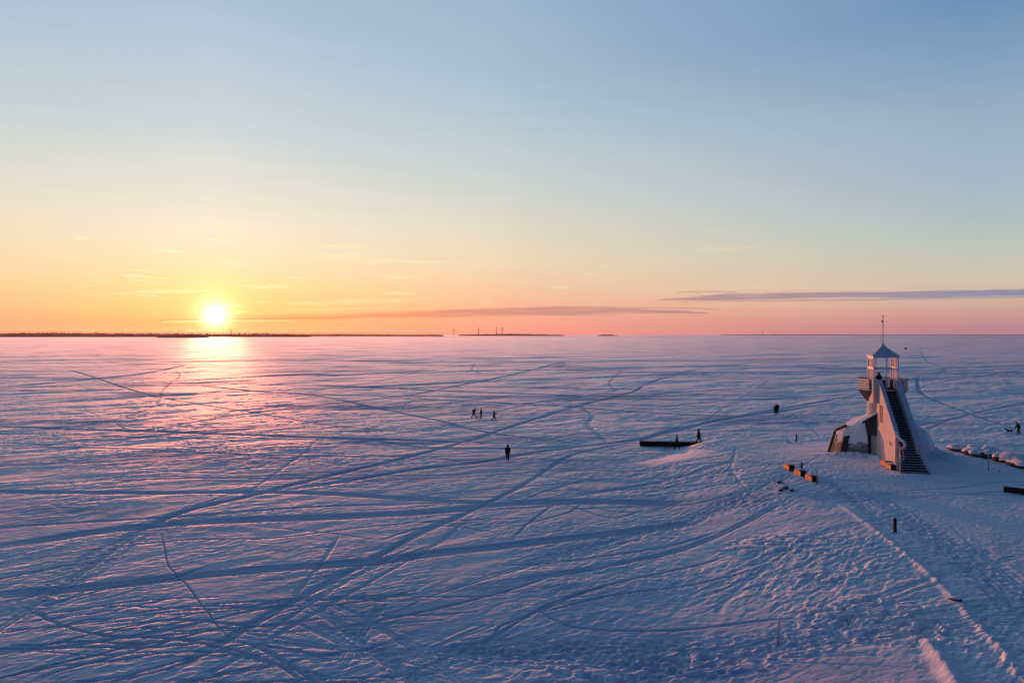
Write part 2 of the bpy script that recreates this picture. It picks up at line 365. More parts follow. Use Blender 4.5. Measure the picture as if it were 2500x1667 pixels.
def sstep(x): x = np.clip(x, 0, 1); return x*x*(3-2*x)
def terrain(px, py):
    px = np.asarray(px, float); py = np.asarray(py, float)
    z = np.zeros(px.shape); m = (px > -5) & (px < 95) & (py > -5) & (py < 110)
    x = px[m]; y = py[m]
    d, nx = segdist(x, y, PLAT, True); ins = inside(x, y, PLAT)
    left = np.clip(-nx/np.maximum(d, 1e-3), 0, 1)
    w = 4.5 + 9.5*left*sstep((84-y)/10)
    k = np.where(ins, 1.0, sstep(1-d/w)**1.0)
    zz = 1.2*k
    # ridge of pushed snow along the road edge
    cd, _ = segdist(x, y, CREST); zz += 0.14*np.exp(-(cd/0.22)**2)*sstep((56-y)/8)*(0.75+0.5*gn(y/0.9, x/3))
    # snow heaps round the lighthouse
    lx = (x-LO.x)*ex.x+(y-LO.y)*ex.y; ly = (x-LO.x)*ey.x+(y-LO.y)*ey.y
    zz += 0.27*np.exp(-((lx/9)**2+((ly+3)/11)**2)**2)
    zz += 0.16*np.exp(-((lx/2.2)**2+((ly+11.6)/1.3)**2))
    zz += 0.75*(1+0.5*gn(x/0.7, y/0.7))*np.exp(-(((lx-5.3)/1.9)**2+((ly-0.6)/2.0)**2))
    zz += 0.30*np.exp(-(((lx+3.2)/2.2)**2+((ly+1.05)/0.8)**2))
    zz += 0.35*np.exp(-(((lx+1.25)/0.45)**2+((ly+3.2)/1.5)**2))
    z[m] = zz
    # banks at the bottom right
    rd, rn = segdist(px, py, np.array([G(2262,1582,.9), G(2292,1622,.9), G(2319,1665,.9), G(2345,1715,.9)])); z += 0.26*np.exp(-(rd/0.32)**2)
    return z
def TZ(x, y): return float(terrain(np.array([x]), np.array([y]))[0])

# ------------------------------------------------------------------ tracks on the snow (photo 0..2352 x 0..1568 notation)
K = 2500/2352
ROAD = [
 (2.6, 0.9, [(-120,1272),(0,1255),(200,1225),(350,1208),(500,1197),(780,1187),(950,1178),(1050,1170),(1160,1158),(1300,1153),(1480,1156),(1640,1160)]),
 (1.9, 0.8, [(-150,1128),(0,1130),(300,1133),(640,1131),(900,1143),(1150,1158),(1270,1160)]),
 (2.0, 0.9, [(-100,1372),(0,1366),(250,1345),(420,1325),(500,1317),(700,1302),(860,1291),(1000,1272),(1150,1256),(1300,1239),(1500,1215),(1650,1196)]),
 (1.0, 0.8, [(330,1600),(420,1530),(520,1470),(640,1400),(760,1335),(860,1282),(960,1228),(1050,1190),(1120,1155),(1200,1115),(1270,1070),(1320,1044),(1400,1026),(1480,1014)]),
 (1.5, 0.9, [(250,1262),(380,1190),(480,1160),(560,1143),(700,1107),(900,1060),(1050,1020),(1160,985),(1240,960),(1300,943)]),
 (2.0, 0.8, [(1230,962),(1340,930),(1450,902),(1480,885),(1530,868),(1600,850),(1750,830)]),
 (1.7, 0.9, [(560,1140),(640,1128),(780,1108),(950,1080),(1100,1063),(1200,1045),(1300,1030),(1470,1010),(1530,992),(1700,958),(1900,930)]),
 (1.9, 0.9, [(-60,976),(0,980),(230,988),(560,1000),(800,1008),(1050,1015),(1200,1022)]),
 (0.8, 0.8, [(-50,1215),(0,1212),(250,1196),(430,1186),(700,1166),(900,1158),(1150,1150)]),
 (1.2, 0.6, [(1300,1140),(1450,1120),(1600,1098),(1700,1080)]),
 (1.6, 0.6, [(840,1010),(1000,1030),(1200,1030),(1350,1025)]),
]
SKI = [
 (0.45, [(1150,1145),(1190,1150),(1330,1140),(1500,1110),(1600,1090)]), (0.4, [(1170,1215),(1300,1180),(1340,1160),(1400,1175),(1500,1180)]),
 (0.4, [(1200,1120),(1350,1105),(1450,1108),(1560,1090)]), (0.7, [(1150,1340),(1400,1300),(1560,1265),(1700,1220),(1800,1180)]),
 (0.3, [(1240,1410),(1400,1370),(1560,1350),(1760,1320)]), (0.4, [(1230,1400),(1320,1440),(1500,1450),(1750,1440),(1900,1455)]),
 (0.5, [(0,1500),(200,1480),(420,1440),(600,1400),(760,1390)]), (0.35, [(100,1555),(300,1500),(480,1450),(620,1420)]), (0.5, [(250,1440),(420,1425),(600,1440),(720,1425)]),
 (0.3, [(0,1425),(150,1405),(330,1380),(500,1372)]), (0.5, [(0,1330),(150,1300),(260,1285)]), (0.3, [(560,1400),(640,1380),(760,1372),(900,1385)]),
 (0.35, [(880,1240),(960,1215),(1040,1210),(1160,1228)]), (0.3, [(600,1210),(760,1225),(860,1240)]), (0.4, [(800,1440),(1000,1400),(1160,1360),(1250,1330)]),
 (0.8, [(-50,895),(0,890),(200,872),(330,858),(430,838)]),
 (0.8, [(150,850),(200,862),(330,905),(460,930),(560,945),(740,975),(830,985),(1000,1000),(1090,1015)]),
 (1.3, [(440,885),(640,903),(860,910),(1150,911),(1600,909),(1950,912)]),
 (1.2, [(640,900),(760,915),(850,935),(1000,965),(1090,988),(1200,1005),(1330,1022)]),
 (0.8, [(-30,1040),(0,1039),(250,1003),(500,962),(700,935),(930,910),(1060,885),(1160,865),(1270,838),(1320,828)]),
 (0.9, [(1990,905),(1850,930),(1650,965),(1560,990),(1450,1012)]),
 (1.0, [(700,885),(860,890),(1000,898),(1200,905),(1400,912)]),
 (0.8, [(900,915),(1100,923),(1300,935),(1500,950),(1700,958),(1960,962)]),
 (0.18, [(370,1225),(378,1260),(385,1295),(400,1315),(430,1345),(455,1380),(480,1410),(500,1440),(522,1462)]),
 (0.7, [(-30,1030),(250,1030),(560,1045),(900,1050),(1160,1048)]),
 (1.1, [(2110,865),(2108,880),(2120,905),(2180,932),(2260,962),(2330,985),(2400,1005)]),
 (0.9, [(2060,985),(2180,965),(2260,945),(2350,930),(2450,915)]),
 (0.9, [(1960,962),(2100,968),(2200,975),(2400,975)]),
 (0.7, [(2040,1005),(2130,985),(2200,960),(2352,925),(2450,900)]),
 (0.6, [(2080,905),(2150,880),(2250,865),(2352,850),(2450,843)]),
 (0.5, [(560,1475),(620,1500),(700,1550),(760,1600)]),
 (0.6, [(1530,868),(1450,888),(1350,910),(1230,925),(1130,950)]),
 (0.35, [(0,1495),(150,1490),(300,1486),(420,1470),(560,1478),(700,1500),(760,1520)]),
 (0.4, [(70,1400),(150,1440),(250,1462),(400,1470),(560,1500),(660,1540),(700,1580)]),
 (0.3, [(260,1568),(380,1540),(520,1490),(640,1478),(760,1490),(880,1510)]),
 (0.3, [(0,1560),(120,1535),(260,1520),(400,1500),(520,1500),(640,1530),(780,1560)]),
 (0.35, [(900,1560),(1000,1520),(1120,1470),(1190,1430),(1260,1390),(1400,1345),(1560,1310),(1700,1280)]),
 (0.3, [(1110,1480),(1135,1460),(1150,1440),(1200,1420),(1280,1388),(1380,1350)]),
 (0.5, [(1200,1150),(1280,1120),(1400,1092),(1560,1076),(1680,1070)]),
 (0.5, [(1160,1300),(1300,1290),(1500,1262),(1650,1230)]),
 (0.4, [(1180,1235),(1230,1190),(1290,1160),(1400,1190),(1480,1175)]),
]
FOOT = [
 (1.3, 1.0, [(1372,912),(1340,935),(1362,955),(1350,975),(1375,1000),(1400,1022)]),
 (2.6, 1.0, [(1000,1505),(1150,1500),(1400,1502),(1600,1497),(1760,1500),(1900,1490),(2050,1480),(2140,1470)]),
 (2.0, 0.8, [(1180,1310),(1400,1245),(1560,1205),(1700,1165),(1820,1110)]),
 (0.5, 0.8, [(450,1568),(600,1480),(740,1400),(880,1320),(1000,1250),(1080,1190)]),
 (0.6, 0.8, [(820,1480),(850,1440),(900,1460),(960,1500)]), (1.4, 0.9, [(780,1440),(850,1490),(900,1530),(960,1560)]),
 (0.9, 1.0, [(760,1490),(840,1500),(900,1520),(960,1500),(1050,1495),(1200,1500),(1320,1508),(1460,1512),(1600,1505),(1760,1520)]),
 (2.2, 1.0, [(1800,1515),(1900,1500),(2000,1497),(2100,1490),(2160,1485)]),
 (0.5, 0.8, [(730,1320),(850,1300),(920,1250),(980,1215),(1040,1190),(1100,1165)]),
 (0.5, 0.8, [(600,1462),(740,1370),(830,1320),(900,1290)]),
 (2.4, 0.7, [(20,1430),(130,1355),(230,1285),(320,1225),(420,1180)]),
 (0.35, 0.8, [(1690,1370),(1720,1345),(1790,1305),(1850,1275),(1990,1240)]),
 (0.4, 0.7, [(770,1240),(740,1290),(700,1340)]),
 (0.4, 0.7, [(1690,1060),(1680,1100),(1700,1130)]),
 (0.6, 0.8, [(640,1080),(700,1040),(720,1020)]),
 (0.5, 0.8, [(560,1140),(600,1110),(640,1085)]),
 (0.7, 0.9, [(400,850),(412,865),(375,895),(362,925),(330,945),(230,972),(120,985),(0,992)]),
 (0.7, 0.9, [(1040,888),(1000,900),(940,925),(930,935)]),
 (0.5, 0.9, [(1500,1005),(1600,980),(1660,940),(1720,905),(1770,870)]),
 (1.0, 0.9, [(1280,850),(1300,832),(1270,845),(1200,860),(1100,885)]),
 (0.8, 0.9, [(1090,835),(1085,850),(1110,860)]),
 (0.8, 0.9, [(1420,900),(1400,880),(1430,850)]),
 (0.8, 0.8, [(1880,1000),(1850,970),(1820,950)]),
 (0.7, 0.9, [(980,845),(940,860),(850,880),(760,890)]),
 (0.6, 0.9, [(700,960),(735,975),(745,985)]),
 (1.2, 0.8, [(2110,800),(2130,830),(2170,850),(2110,868)]),
 (0.5, 0.9, [(1720,1500),(1850,1470),(1960,1450),(2080,1400),(2180,1370)]),
 (1.8, 0.9, [(1990,1165),(2080,1222),(2180,1300),(2290,1400),(2400,1510)]),
 (1.2, 0.9, [(1900,1130),(1970,1190),(2030,1250)]),
 (1.4, 0.8, [(2230,1290),(2300,1360),(2400,1450)]),
]
rr = random.Random(5)
for i in range(55):                           # faint old ski and walking tracks
    x0 = rr.uniform(-100, 2100); y0 = 830 + 620*rr.random()**1.6; a = rr.uniform(-0.10, 0.05)
    L = rr.uniform(400, 1300); sc_ = (y0-768)/300
    pts = []
    for k in range(6):
        t = k/5; pts.append((x0+L*t, max(800, y0+(a*L*t+rr.uniform(-6, 6))*min(1, sc_*1.2))))
    if max(p[1] for p in pts) < 1180 or pts[-1][0] < 1300: (SKI.append((0.15+0.35*rr.random(), pts)))
for i in range(26):                            # bundles of thin ski tracks over the near ice
    x0 = rr.uniform(-150, 700); y0 = rr.uniform(1370, 1590); a = rr.uniform(-0.24, 0.02); L = rr.uniform(250, 620)
    SKI.append((rr.uniform(0.2, 0.34), [(x0+L*k/4, y0+a*L*k/4+rr.uniform(-7, 7)) for k in range(5)]))
for i in range(34):
    x0 = rr.uniform(-100, 1500); y0 = rr.uniform(985, 1190); a = rr.uniform(-0.09, 0.05); L = rr.uniform(250, 700)
    SKI.append((rr.uniform(0.25, 0.5), [(x0+L*k/4, y0+a*L*k/4+rr.uniform(-4, 4)) for k in range(5)]))
for i in range(16):
    x0 = rr.uniform(0, 2200); y0 = 835 + 170*rr.random(); pts = [(x0, y0)]
    sc_ = (y0-768)/300; dx = rr.choice((-1, 1))
    for k in range(5):
        pts.append((pts[-1][0]+dx*rr.uniform(15, 60), max(800, pts[-1][1]+rr.uniform(-26, 14)*sc_)))
    FOOT.append((rr.uniform(0.3, 0.6), 0.8, pts))
def smooth_poly(pts, n=7):
    P = [np.array(p, float) for p in pts]; P = [2*P[0]-P[1]]+P+[2*P[-1]-P[-2]]; out = []
    for i in range(1, len(P)-2):
        for k in range(n):
            t = k/n
            out.append(0.5*((2*P[i])+(-P[i-1]+P[i+1])*t+(2*P[i-1]-5*P[i]+4*P[i+1]-P[i+2])*t*t+(-P[i-1]+3*P[i]-3*P[i+1]+P[i+2])*t**3))
    out.append(P[-2]); return np.array(out)
def to_ground(pts):
    P = smooth_poly([(a*K, b*K) for a, b in pts])
    return np.array([G(a, max(b, HORIZ+8), 0.0) for a, b in P])

def build_ground():
    f = 692.0
    ys = list(np.concatenate([[0.45, 0.7], np.arange(1.0, 20, 0.5), np.arange(20, 130, 0.36), np.arange(130, 400, 0.46)]))
    y = 400.0
    while y < 14000: ys.append(y); y *= 1.06
    r = CAMH*f/np.array(ys)
    tm = np.tan(R(41)); tcol = np.arctan(np.linspace(-tm, tm, 2050))
    rest = np.linspace(R(41), 2*np.pi-R(41), 90)[1:-1]
    th = np.concatenate([tcol, rest]); nc = len(th); nr = len(r)
    # rows keep straight screen lines inside the view, circles behind
    cs = np.where(np.abs(th) <= R(41)+1e-9, 1/np.cos(np.clip(th, -R(41), R(41))), 1/np.cos(R(41)))
    RR = r[:, None]*cs[None, :]; px = RR*np.sin(th)[None, :]; py = RR*np.cos(th)[None, :]
    dr = np.abs(np.gradient(r))[:, None]*np.ones((1, nc))
    dist = np.hypot(px, py)
    z = terrain(px.ravel(), py.ravel()).reshape(px.shape)
    # masks from the tracks
    road = np.zeros(px.shape); pack = np.zeros(px.shape); churn = np.zeros(px.shape); dz = np.zeros(px.shape)
    CR = [1.0]
    TP = [None]
    def paint(pts, hw, fn):
        s = 0.0; Lt = float(np.hypot(*np.diff(pts, axis=0).T).sum())
        for a, b in zip(pts[:-1], pts[1:]):
            d = b-a; L = math.hypot(*d)
            if L < 1e-6: continue
            ym = hw*4+2+2.2*min(a[1], b[1])**2/9900; y0, y1 = min(a[1], b[1])-ym, max(a[1], b[1])+ym
            rows = np.where((r > y0) & (r < y1))[0]
            if len(rows) == 0: s += L; continue
            i0, i1 = rows[0], rows[-1]+1
            ta = [ (q[0]+sg*ym)/max(q[1]+sg2*ym*0, 1) for q in (a, b) for sg in (-1, 1) for sg2 in (1,)]
            tt = np.tan(np.clip(tcol, -R(41), R(41))); lo = min((min(a[0], b[0])-ym)/yy for yy in (max(y0, 1), y1)); hi = max((max(a[0], b[0])+ym)/yy for yy in (max(y0, 1), y1))
            j0, j1 = np.searchsorted(tt, lo), np.searchsorted(tt, hi)
            if j1-j0 < 1: s += L; continue
            sl = (slice(i0, i1), slice(j0, j1)); X_ = px[sl]; Y_ = py[sl]
            t = ((X_-a[0])*d[0]+(Y_-a[1])*d[1])/(L*L); tc_ = np.clip(t, 0, 1)
            dd = np.hypot(X_-a[0]-tc_*d[0], Y_-a[1]-tc_*d[1])
            sgn = ((X_-a[0])*d[1]-(Y_-a[1])*d[0])/L
            md = (a+b)/2; ax_, bx_ = d/L; CR[0] = min(1.0, math.hypot(ax_-md[0]*bx_/max(md[1], 5), CAMH*bx_/max(md[1], 5))); sn = s+tc_*L; TP[0] = sstep(np.minimum(sn, Lt-sn)/(0.10*Lt)); fn(sl, dd, sgn, sn); s += L
    wide = np.maximum(1.0, dr*0.35)
    for w, st, pts in ROAD:
        w *= 0.66
        P = to_ground(pts); hw = w/2
        def fn(sl, dd, sg, s):
            e = 1+0.25*gn(s*0.35+w*7, sg*0.2)
            hh = hw*e*np.maximum(1, CR[0]*dr[sl]*0.75/hw)
            k = sstep((hh+0.12-dd)/np.maximum(0.25, 0.3*dr[sl]))*st*TP[0]
            road[sl] = np.maximum(road[sl], k)
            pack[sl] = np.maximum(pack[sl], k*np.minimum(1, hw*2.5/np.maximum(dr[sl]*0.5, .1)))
            berm = 0.05*np.exp(-((dd-hh-0.15)/0.18)**2)*st*TP[0]
            dz[sl] = np.minimum(dz[sl], -0.04*k+0.05*k*gn(sg/0.17+w, s/5.0)*np.clip(0.45/np.maximum(dr[sl], .05), 0, 1))
            churn[sl] = np.maximum(churn[sl], berm/0.05*0.25)
        paint(P, hw, fn)
    grooves = np.zeros(px.shape)
    for w, pts in SKI:
        w = w*0.6 if w < 0.7 else w
        P = to_ground(pts); hw = w/2
        def fn(sl, dd, sg, s):
            hh = np.maximum(hw, CR[0]*dr[sl]*(1.25 if w >= 0.7 else 0.85))
            k = sstep((hh*1.3-dd)/(hh*0.8))*TP[0]
            g = -(0.02*k+0.04*np.exp(-((np.abs(dd)-hw*0.6)/min(0.09, hw*0.45))**2))*np.clip(0.7/np.maximum(dr[sl], .1), 0.6, 1)-0.13*k*np.clip(dr[sl]-0.5, 0, 1.5)
            grooves[sl] = np.minimum(grooves[sl], g*(1+0.4*gn(s*0.5, sg)))
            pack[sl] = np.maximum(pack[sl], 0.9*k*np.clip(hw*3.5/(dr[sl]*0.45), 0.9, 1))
        paint(P, hw, fn)
    for w, st, pts in FOOT:
        w = w*0.75 if w < 1.5 else w
        P = to_ground(pts); hw = w/2
        def fn(sl, dd, sg, s):
            hh = np.maximum(hw, CR[0]*dr[sl]*0.75)
            k = sstep((hh*1.5-dd)/(hh*0.9))*st*TP[0]
            churn[sl] = np.maximum(churn[sl], k if w > 0.85 else 0.15*k)
            ph = s/0.72; cell = np.floor(ph*2); side = np.where(cell % 2 == 0, 1, -1)*np.minimum(hw*0.5, 0.14)
            u = (ph*2-cell-0.5)*0.36; v = sg-side
            dimp = np.exp(-((u/0.10)**2+(v/0.09)**2))*0.08*np.clip(0.5/np.maximum(dr[sl], .05), 0, 1)
            grooves[sl] = np.minimum(grooves[sl], -dimp*0.8-0.015*k)
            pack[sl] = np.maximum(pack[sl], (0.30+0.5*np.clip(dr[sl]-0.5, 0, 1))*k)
        paint(P, hw, fn)
    # natural relief
    wa = R(55); c, s_ = math.sin(wa), math.cos(wa)
    al = px*c+py*s_; ac = -px*s_+py*c
    def octv(lam, amp, st=3.0, seed=0.0, ridged=0.5):
        wgt = np.clip(lam/(1.35*np.maximum(dr, 0.02))-0.35, 0, 1)
        m = wgt > 0.001; o = np.zeros(px.shape)
        q = 0.35*gn(al[m]/(lam*3)+seed, ac[m]/(lam*3))
        n = gn(al[m]/(lam*st)+seed*3.1+q, ac[m]/lam-seed*1.7+q)
        if ridged: n = (1-ridged)*n + ridged*(0.30-np.abs(n+0.05)*1.1)
        o[m] = n*(amp[m] if isinstance(amp, np.ndarray) else amp)*wgt[m]; return o
    slope_m = 1+0.9*sstep((px-4)/14)*sstep((py-18)/6)*sstep((92-py)/20)    # rougher over the stone bank
    plat_in = inside(px.ravel(), py.ravel(), PLAT).reshape(px.shape)
    cdist = segdist(px.ravel(), py.ravel(), PLAT, True)[0].reshape(px.shape)
    calm = np.where(plat_in, 1-0.78*sstep(cdist/2.5), 1.0)
    calm = np.where(plat_in & (px > 44+0*px) & (py < 66), 0.35, calm)
    nat = np.zeros(px.shape)
    patch = 0.35+1.25*sstep(0.5+gn(px/9+5, py/9)*1.6)
    def far(lam, k=9.0): return sstep((dist-k*lam)/(k*lam))
    nat += (octv(0.19, 0.026, 2.0, 21.3)+octv(0.33, 0.050, 2.3, 1.3)+octv(0.60, 0.052+0.05*sstep((dist-45)/50), 2.4, 2.7, 0.7)+octv(1.2, 0.034+0.10*sstep((dist-50)/70), 2.4, 4.1, 0.7))*patch*slope_m*calm
    nat += (octv(2.6, 0.035+0.06*far(2.6)+0.12*sstep((dist-80)/100), 2.6, 6.3, 0.7)+octv(5.5, 0.05+0.14*far(5.5)+0.12*sstep((dist-180)/200), 2.6, 8.9, 0.7))*(0.3+0.7*calm)
    nat += octv(12, 0.08+0.34*far(12), 3.0, 10.1, 0.6)+octv(28, 0.10+0.75*far(28), 3.0, 12.7, 0.6)+octv(70, 0.1+1.5*far(70, 8), 3.0, 15.5, 0.6)+octv(180, 3.2*far(180, 6), 2.5, 18.8, 0.5)
    hold = np.exp(-(((px-LO.x)/10)**2+((py-LO.y)/10)**2)**2)
    nat *= (1-0.75*hold)
    z += nat*(1-0.78*road)+grooves+dz
    # churned snow
    m = churn > 0.02; ch = np.zeros(px.shape); wv = np.clip(0.5/np.maximum(dr, 0.02)-0.3, 0, 1)
    ch[m] = (gn(px[m]/0.42+50, py[m]/0.36)*0.09+gn(px[m]/0.23, py[m]/0.25+9)*0.05-0.02)*churn[m]*wv[m]; z += ch
    # blocky patches where snow has been trodden over stones
    blk = np.zeros(px.shape)
    for (bx, by, bw, bh) in ((2050,1520,110,42),(2020,1420,60,18),(2190,1540,120,60),(1900,1330,140,22),(2140,1500,70,30),(1700,1590,200,35),(1420,1620,160,25)):
        gx, gy = G(bx, by, 0.6); g2 = G(bx+bw, by, 0.6); g3 = G(bx, by-bh, 0.6)
        blk = np.maximum(blk, np.exp(-(((px-gx)/(g2[0]-gx))**2+((py-gy)/(g3[1]-gy))**2)**2))
    m = blk > 0.03
    v = gn(px[m]/0.85+7, py[m]/0.6)+0.5*gn(px[m]/0.4, py[m]/0.33+3)
    add = np.zeros(px.shape); add[m] = (sstep((v+0.15)/0.22)*0.16-0.08)*blk[m]; z += add
    lx = (px-LO.x)*ex.x+(py-LO.y)*ex.y; ly = (px-LO.x)*ey.x+(py-LO.y)*ey.y
    bk = np.maximum(np.exp(-((lx+3.0)/2.2)**2-((ly+1.5)/1.0)**2), 0.7*np.exp(-((lx-4.5)/2.2)**2-((ly+2.0)/1.4)**2)); m = bk > 0.04; add = np.zeros(px.shape)
    add[m] = (gn(px[m]/0.5+31, py[m]/0.5)*0.34+gn(px[m]/0.22, py[m]/0.22+5)*0.16)*bk[m]; z += add
    # road fine footprints
    rf = plat_in*np.exp(-((cdist-2.2)/1.7)**2)*(py < 66)
    m = rf > 0.03; add = np.zeros(px.shape); add[m] = (gn(px[m]/0.33, py[m]/0.45)*0.08+gn(px[m]/0.8, py[m]/0.9)*0.05)*rf[m]; z += add
    rf2 = plat_in & (cdist > 0.3); add = np.zeros(px.shape); add[rf2] = gn(px[rf2]/0.28, py[rf2]/0.3)*0.022; z += add
    # level far ice, flat horizon
    z *= np.clip(1-(dist-5000)/4000, 0, 1)
    hn = gn(px/0.9+3, py/0.9)*0
    co = np.stack([px, py, z], -1).reshape(-1, 3)
    i = np.arange(nr-1)[:, None]; j = np.arange(nc)[None, :]; j2 = (j+1) % nc
    a = i*nc+j; b = i*nc+j2; cc = (i+1)*nc+j2; d = (i+1)*nc+j
    quads = np.stack([a, d, cc, b], -1).reshape(-1, 4).astype(np.int32)
    me = bpy.data.meshes.new('snow_covered_ice')
    me.vertices.add(len(co)); me.vertices.foreach_set('co', co.ravel().astype(np.float32))
    nq = len(quads); me.loops.add(nq*4); me.loops.foreach_set('vertex_index', quads.ravel())
    me.polygons.add(nq); me.polygons.foreach_set('loop_start', np.arange(0, nq*4, 4, dtype=np.int32))
    me.polygons.foreach_set('loop_total', np.full(nq, 4, np.int32)); me.polygons.foreach_set('use_smooth', np.ones(nq, bool))
    at = me.attributes.new('fine', 'FLOAT', 'POINT'); at.data.foreach_set('value', (np.exp(-dist/160)*np.where(plat_in, 0.6, 1.0)).ravel().astype(np.float32))
    at = me.attributes.new('crust', 'FLOAT', 'POINT'); at.data.foreach_set('value', (sstep((dist-60)/60)*np.exp(-np.maximum(dist-150, 0)/200)*(1-0.7*pack)).ravel().astype(np.float32))
    at = me.attributes.new('pack', 'FLOAT', 'POINT'); at.data.foreach_set('value', np.clip(pack, 0, 1).ravel().astype(np.float32))  # packed-snow mask that also carries the painted track shade
    me.update(); me.validate()
    o = link('ground', me, 'snow_ground'); tag(o, kind='structure'); return o, (px, py, z, r, tcol)
ground, GD = build_ground()
def HZ(x, y):                                # ground height from the built sheet
    px, py, z, r, tcol = GD
    t = math.atan2(x, y); j = int(np.clip(np.searchsorted(tcol, t), 0, len(tcol)-1))
    i = int(np.argmin(np.abs(r-y))); return float(z[i, j])

# ------------------------------------------------------------------ far shores, islands, forests
def shore(prof, D, name_l, tl, label, step=9.0, depth=260, hmin=6, hmax=14, seed=1, kindf='forest'):
    # prof: (px, top_py) ; land as a low mound, forest as a mass of small conifers
    rd = random.Random(seed); x0, x1 = prof[0][0], prof[-1][0]
    def top(px):
        for (a, ta), (b, tb) in zip(prof, prof[1:]):
            if a <= px <= b: return ta+(tb-ta)*(px-a)/(b-a)
        return prof[-1][1]
    bm = bmesh.new(); n = max(8, int((x1-x0)/6)); rows = []
    for i in range(n+1):
        px = x0+(x1-x0)*i/n; u = (px-CXP)/FPX
        hz = max(0.5, (HORIZ-top(px))/FPX*D+CAMH-0.75*hmax)
        hz *= min(1, i/2, (n-i)/2)
        prof_r = [(0, -0.5), (0.06, 0.25), (0.25, 0.7), (0.6, 1.0), (1.0, 0.8), (1.35, -0.5)]
        rows.append([bm.verts.new((u*(D+depth*q), D+depth*q, (hz*h if h > 0 else h)+(rd.uniform(-.1, .1)*hz if h > 0 else 0))) for q, h in prof_r])
    for a, b in zip(rows, rows[1:]):
        for k in range(len(a)-1): bm.faces.new((a[k], a[k+1], b[k+1], b[k]))
    land = link(name_l, bm_mesh(bm, name_l, True), 'forest'); tag(land, kind='structure')
    bm = bmesh.new(); mpp = D/FPX; nt = int((x1-x0)*mpp/step)
    vs = []; fs = []
    for i in range(nt):
        for q in (0.0, 0.05, 0.10, 0.2, 0.3, 0.6):
            px = x0+(x1-x0)*(i+rd.random())/nt; u = (px-CXP)/FPX; e = min(1, (px-x0)/12+0.15, (x1-px)/12+0.15)
            base_h = max(0.4, (HORIZ-top(px))/FPX*D+CAMH-0.75*hmax)*min(1, (px-x0)/8, (x1-px)/8)
            zb = base_h*np.interp(q, [0, .06, .25, .6], [0, .25, .7, 1.0])-0.5
            h = (hmin+(hmax-hmin)*rd.random()**1.2)*(0.5+0.5*e); w = h*rd.uniform(0.28, 0.42)
            yy = D+depth*(q+rd.uniform(0, .06)); xx = u*yy; k = len(vs); ph = rd.random()*6
            for j in range(5): vs.append((xx+w*math.cos(ph+j*1.2566), yy+w*math.sin(ph+j*1.2566), zb))
            for j in range(5): vs.append((xx+.62*w*math.cos(ph+j*1.2566), yy+.62*w*math.sin(ph+j*1.2566), zb+h*rd.uniform(.5, .7)))
            vs.append((xx, yy, zb+h))
            for j in range(5): fs.append((k+j, k+(j+1) % 5, k+5+(j+1) % 5, k+5+j)); fs.append((k+5+j, k+5+(j+1) % 5, k+10))
    me = bpy.data.meshes.new('forest'); me.from_pydata(vs, [], fs)
    o = link('forest', me, kindf); tag(o, label, 'forest', kind='stuff')
shore([(-420,810),(0,810.6),(60,809.6),(130,809),(200,810),(300,810.4),(420,811.4),(520,812.6),(600,811.6),(640,811.0),(700,812.4),(760,814.5)], 4200, 'shore', 'forest', 'long dark wooded shoreline below the setting sun at the left', seed=1)
shore([(560,816),(640,814.5),(760,814.4),(850,813.6),(900,814.2),(960,815.4),(1085,815.8)], 5600, 'shore', 'forest', 'thin distant wooded shore right of the sun', seed=2, hmin=7, hmax=15)
shore([(382,819),(400,816),(430,813.8),(455,813.2),(480,815),(510,819)], 3150, 'island', 'forest', 'small snowy wooded islet in front of the shore just below the sun', seed=3, depth=90, step=5, hmin=5, hmax=12, kindf='forest')
shore([(1118,816.2),(1150,815),(1190,814.6),(1225,814),(1250,813.6),(1290,814.6),(1325,815),(1345,817),(1378,817.6)], 7200, 'island', 'forest', 'low wooded island beneath the wind turbines', seed=4, hmin=8, hmax=17, depth=400)
shore([(1457,818.5),(1470,816.6),(1482,815.8),(1495,817),(1506,818.5)], 6900, 'island', 'forest', 'tiny wooded islet alone right of the turbine island', seed=5, hmin=7, hmax=14, depth=150, step=7)
shore([(1760,816.2),(1850,815.6),(2000,815.9),(2200,816.0),(2330,816.1),(2600,816.1)], 14000, 'shore', 'forest', 'hairline of far forest on the horizon behind the lighthouse', seed=6, hmin=9, hmax=16, depth=900, step=30)

# pressure ridge of broken ice across the bay
def ice_ridge():
    bm = bmesh.new(); rd = random.Random(3); prev = None
    D = CAMH*FPX/(822.8-HORIZ)
    for i in range(420):
        px = -380+i*7.6; y = D*(1+0.012*math.sin(i*.05)+rd.uniform(-.002, .002)); x = (px-CXP)/FPX*y; h = 0.5+1.1*rd.random()*max(0.2, math.sin(i*.09)**2)
        cur = [bm.verts.new((x, y-4, -1.2)), bm.verts.new((x, y-1, h)), bm.verts.new((x, y+3, h*.7)), bm.verts.new((x, y+7, -1.2))]
        if prev:
            for k in range(3): bm.faces.new((prev[k], prev[k+1], cur[k+1], cur[k]))
        prev = cur
    o = link('ice_ridge', bm_mesh(bm, 'ice_ridge'), 'frost'); tag(o, kind='structure')
ice_ridge()

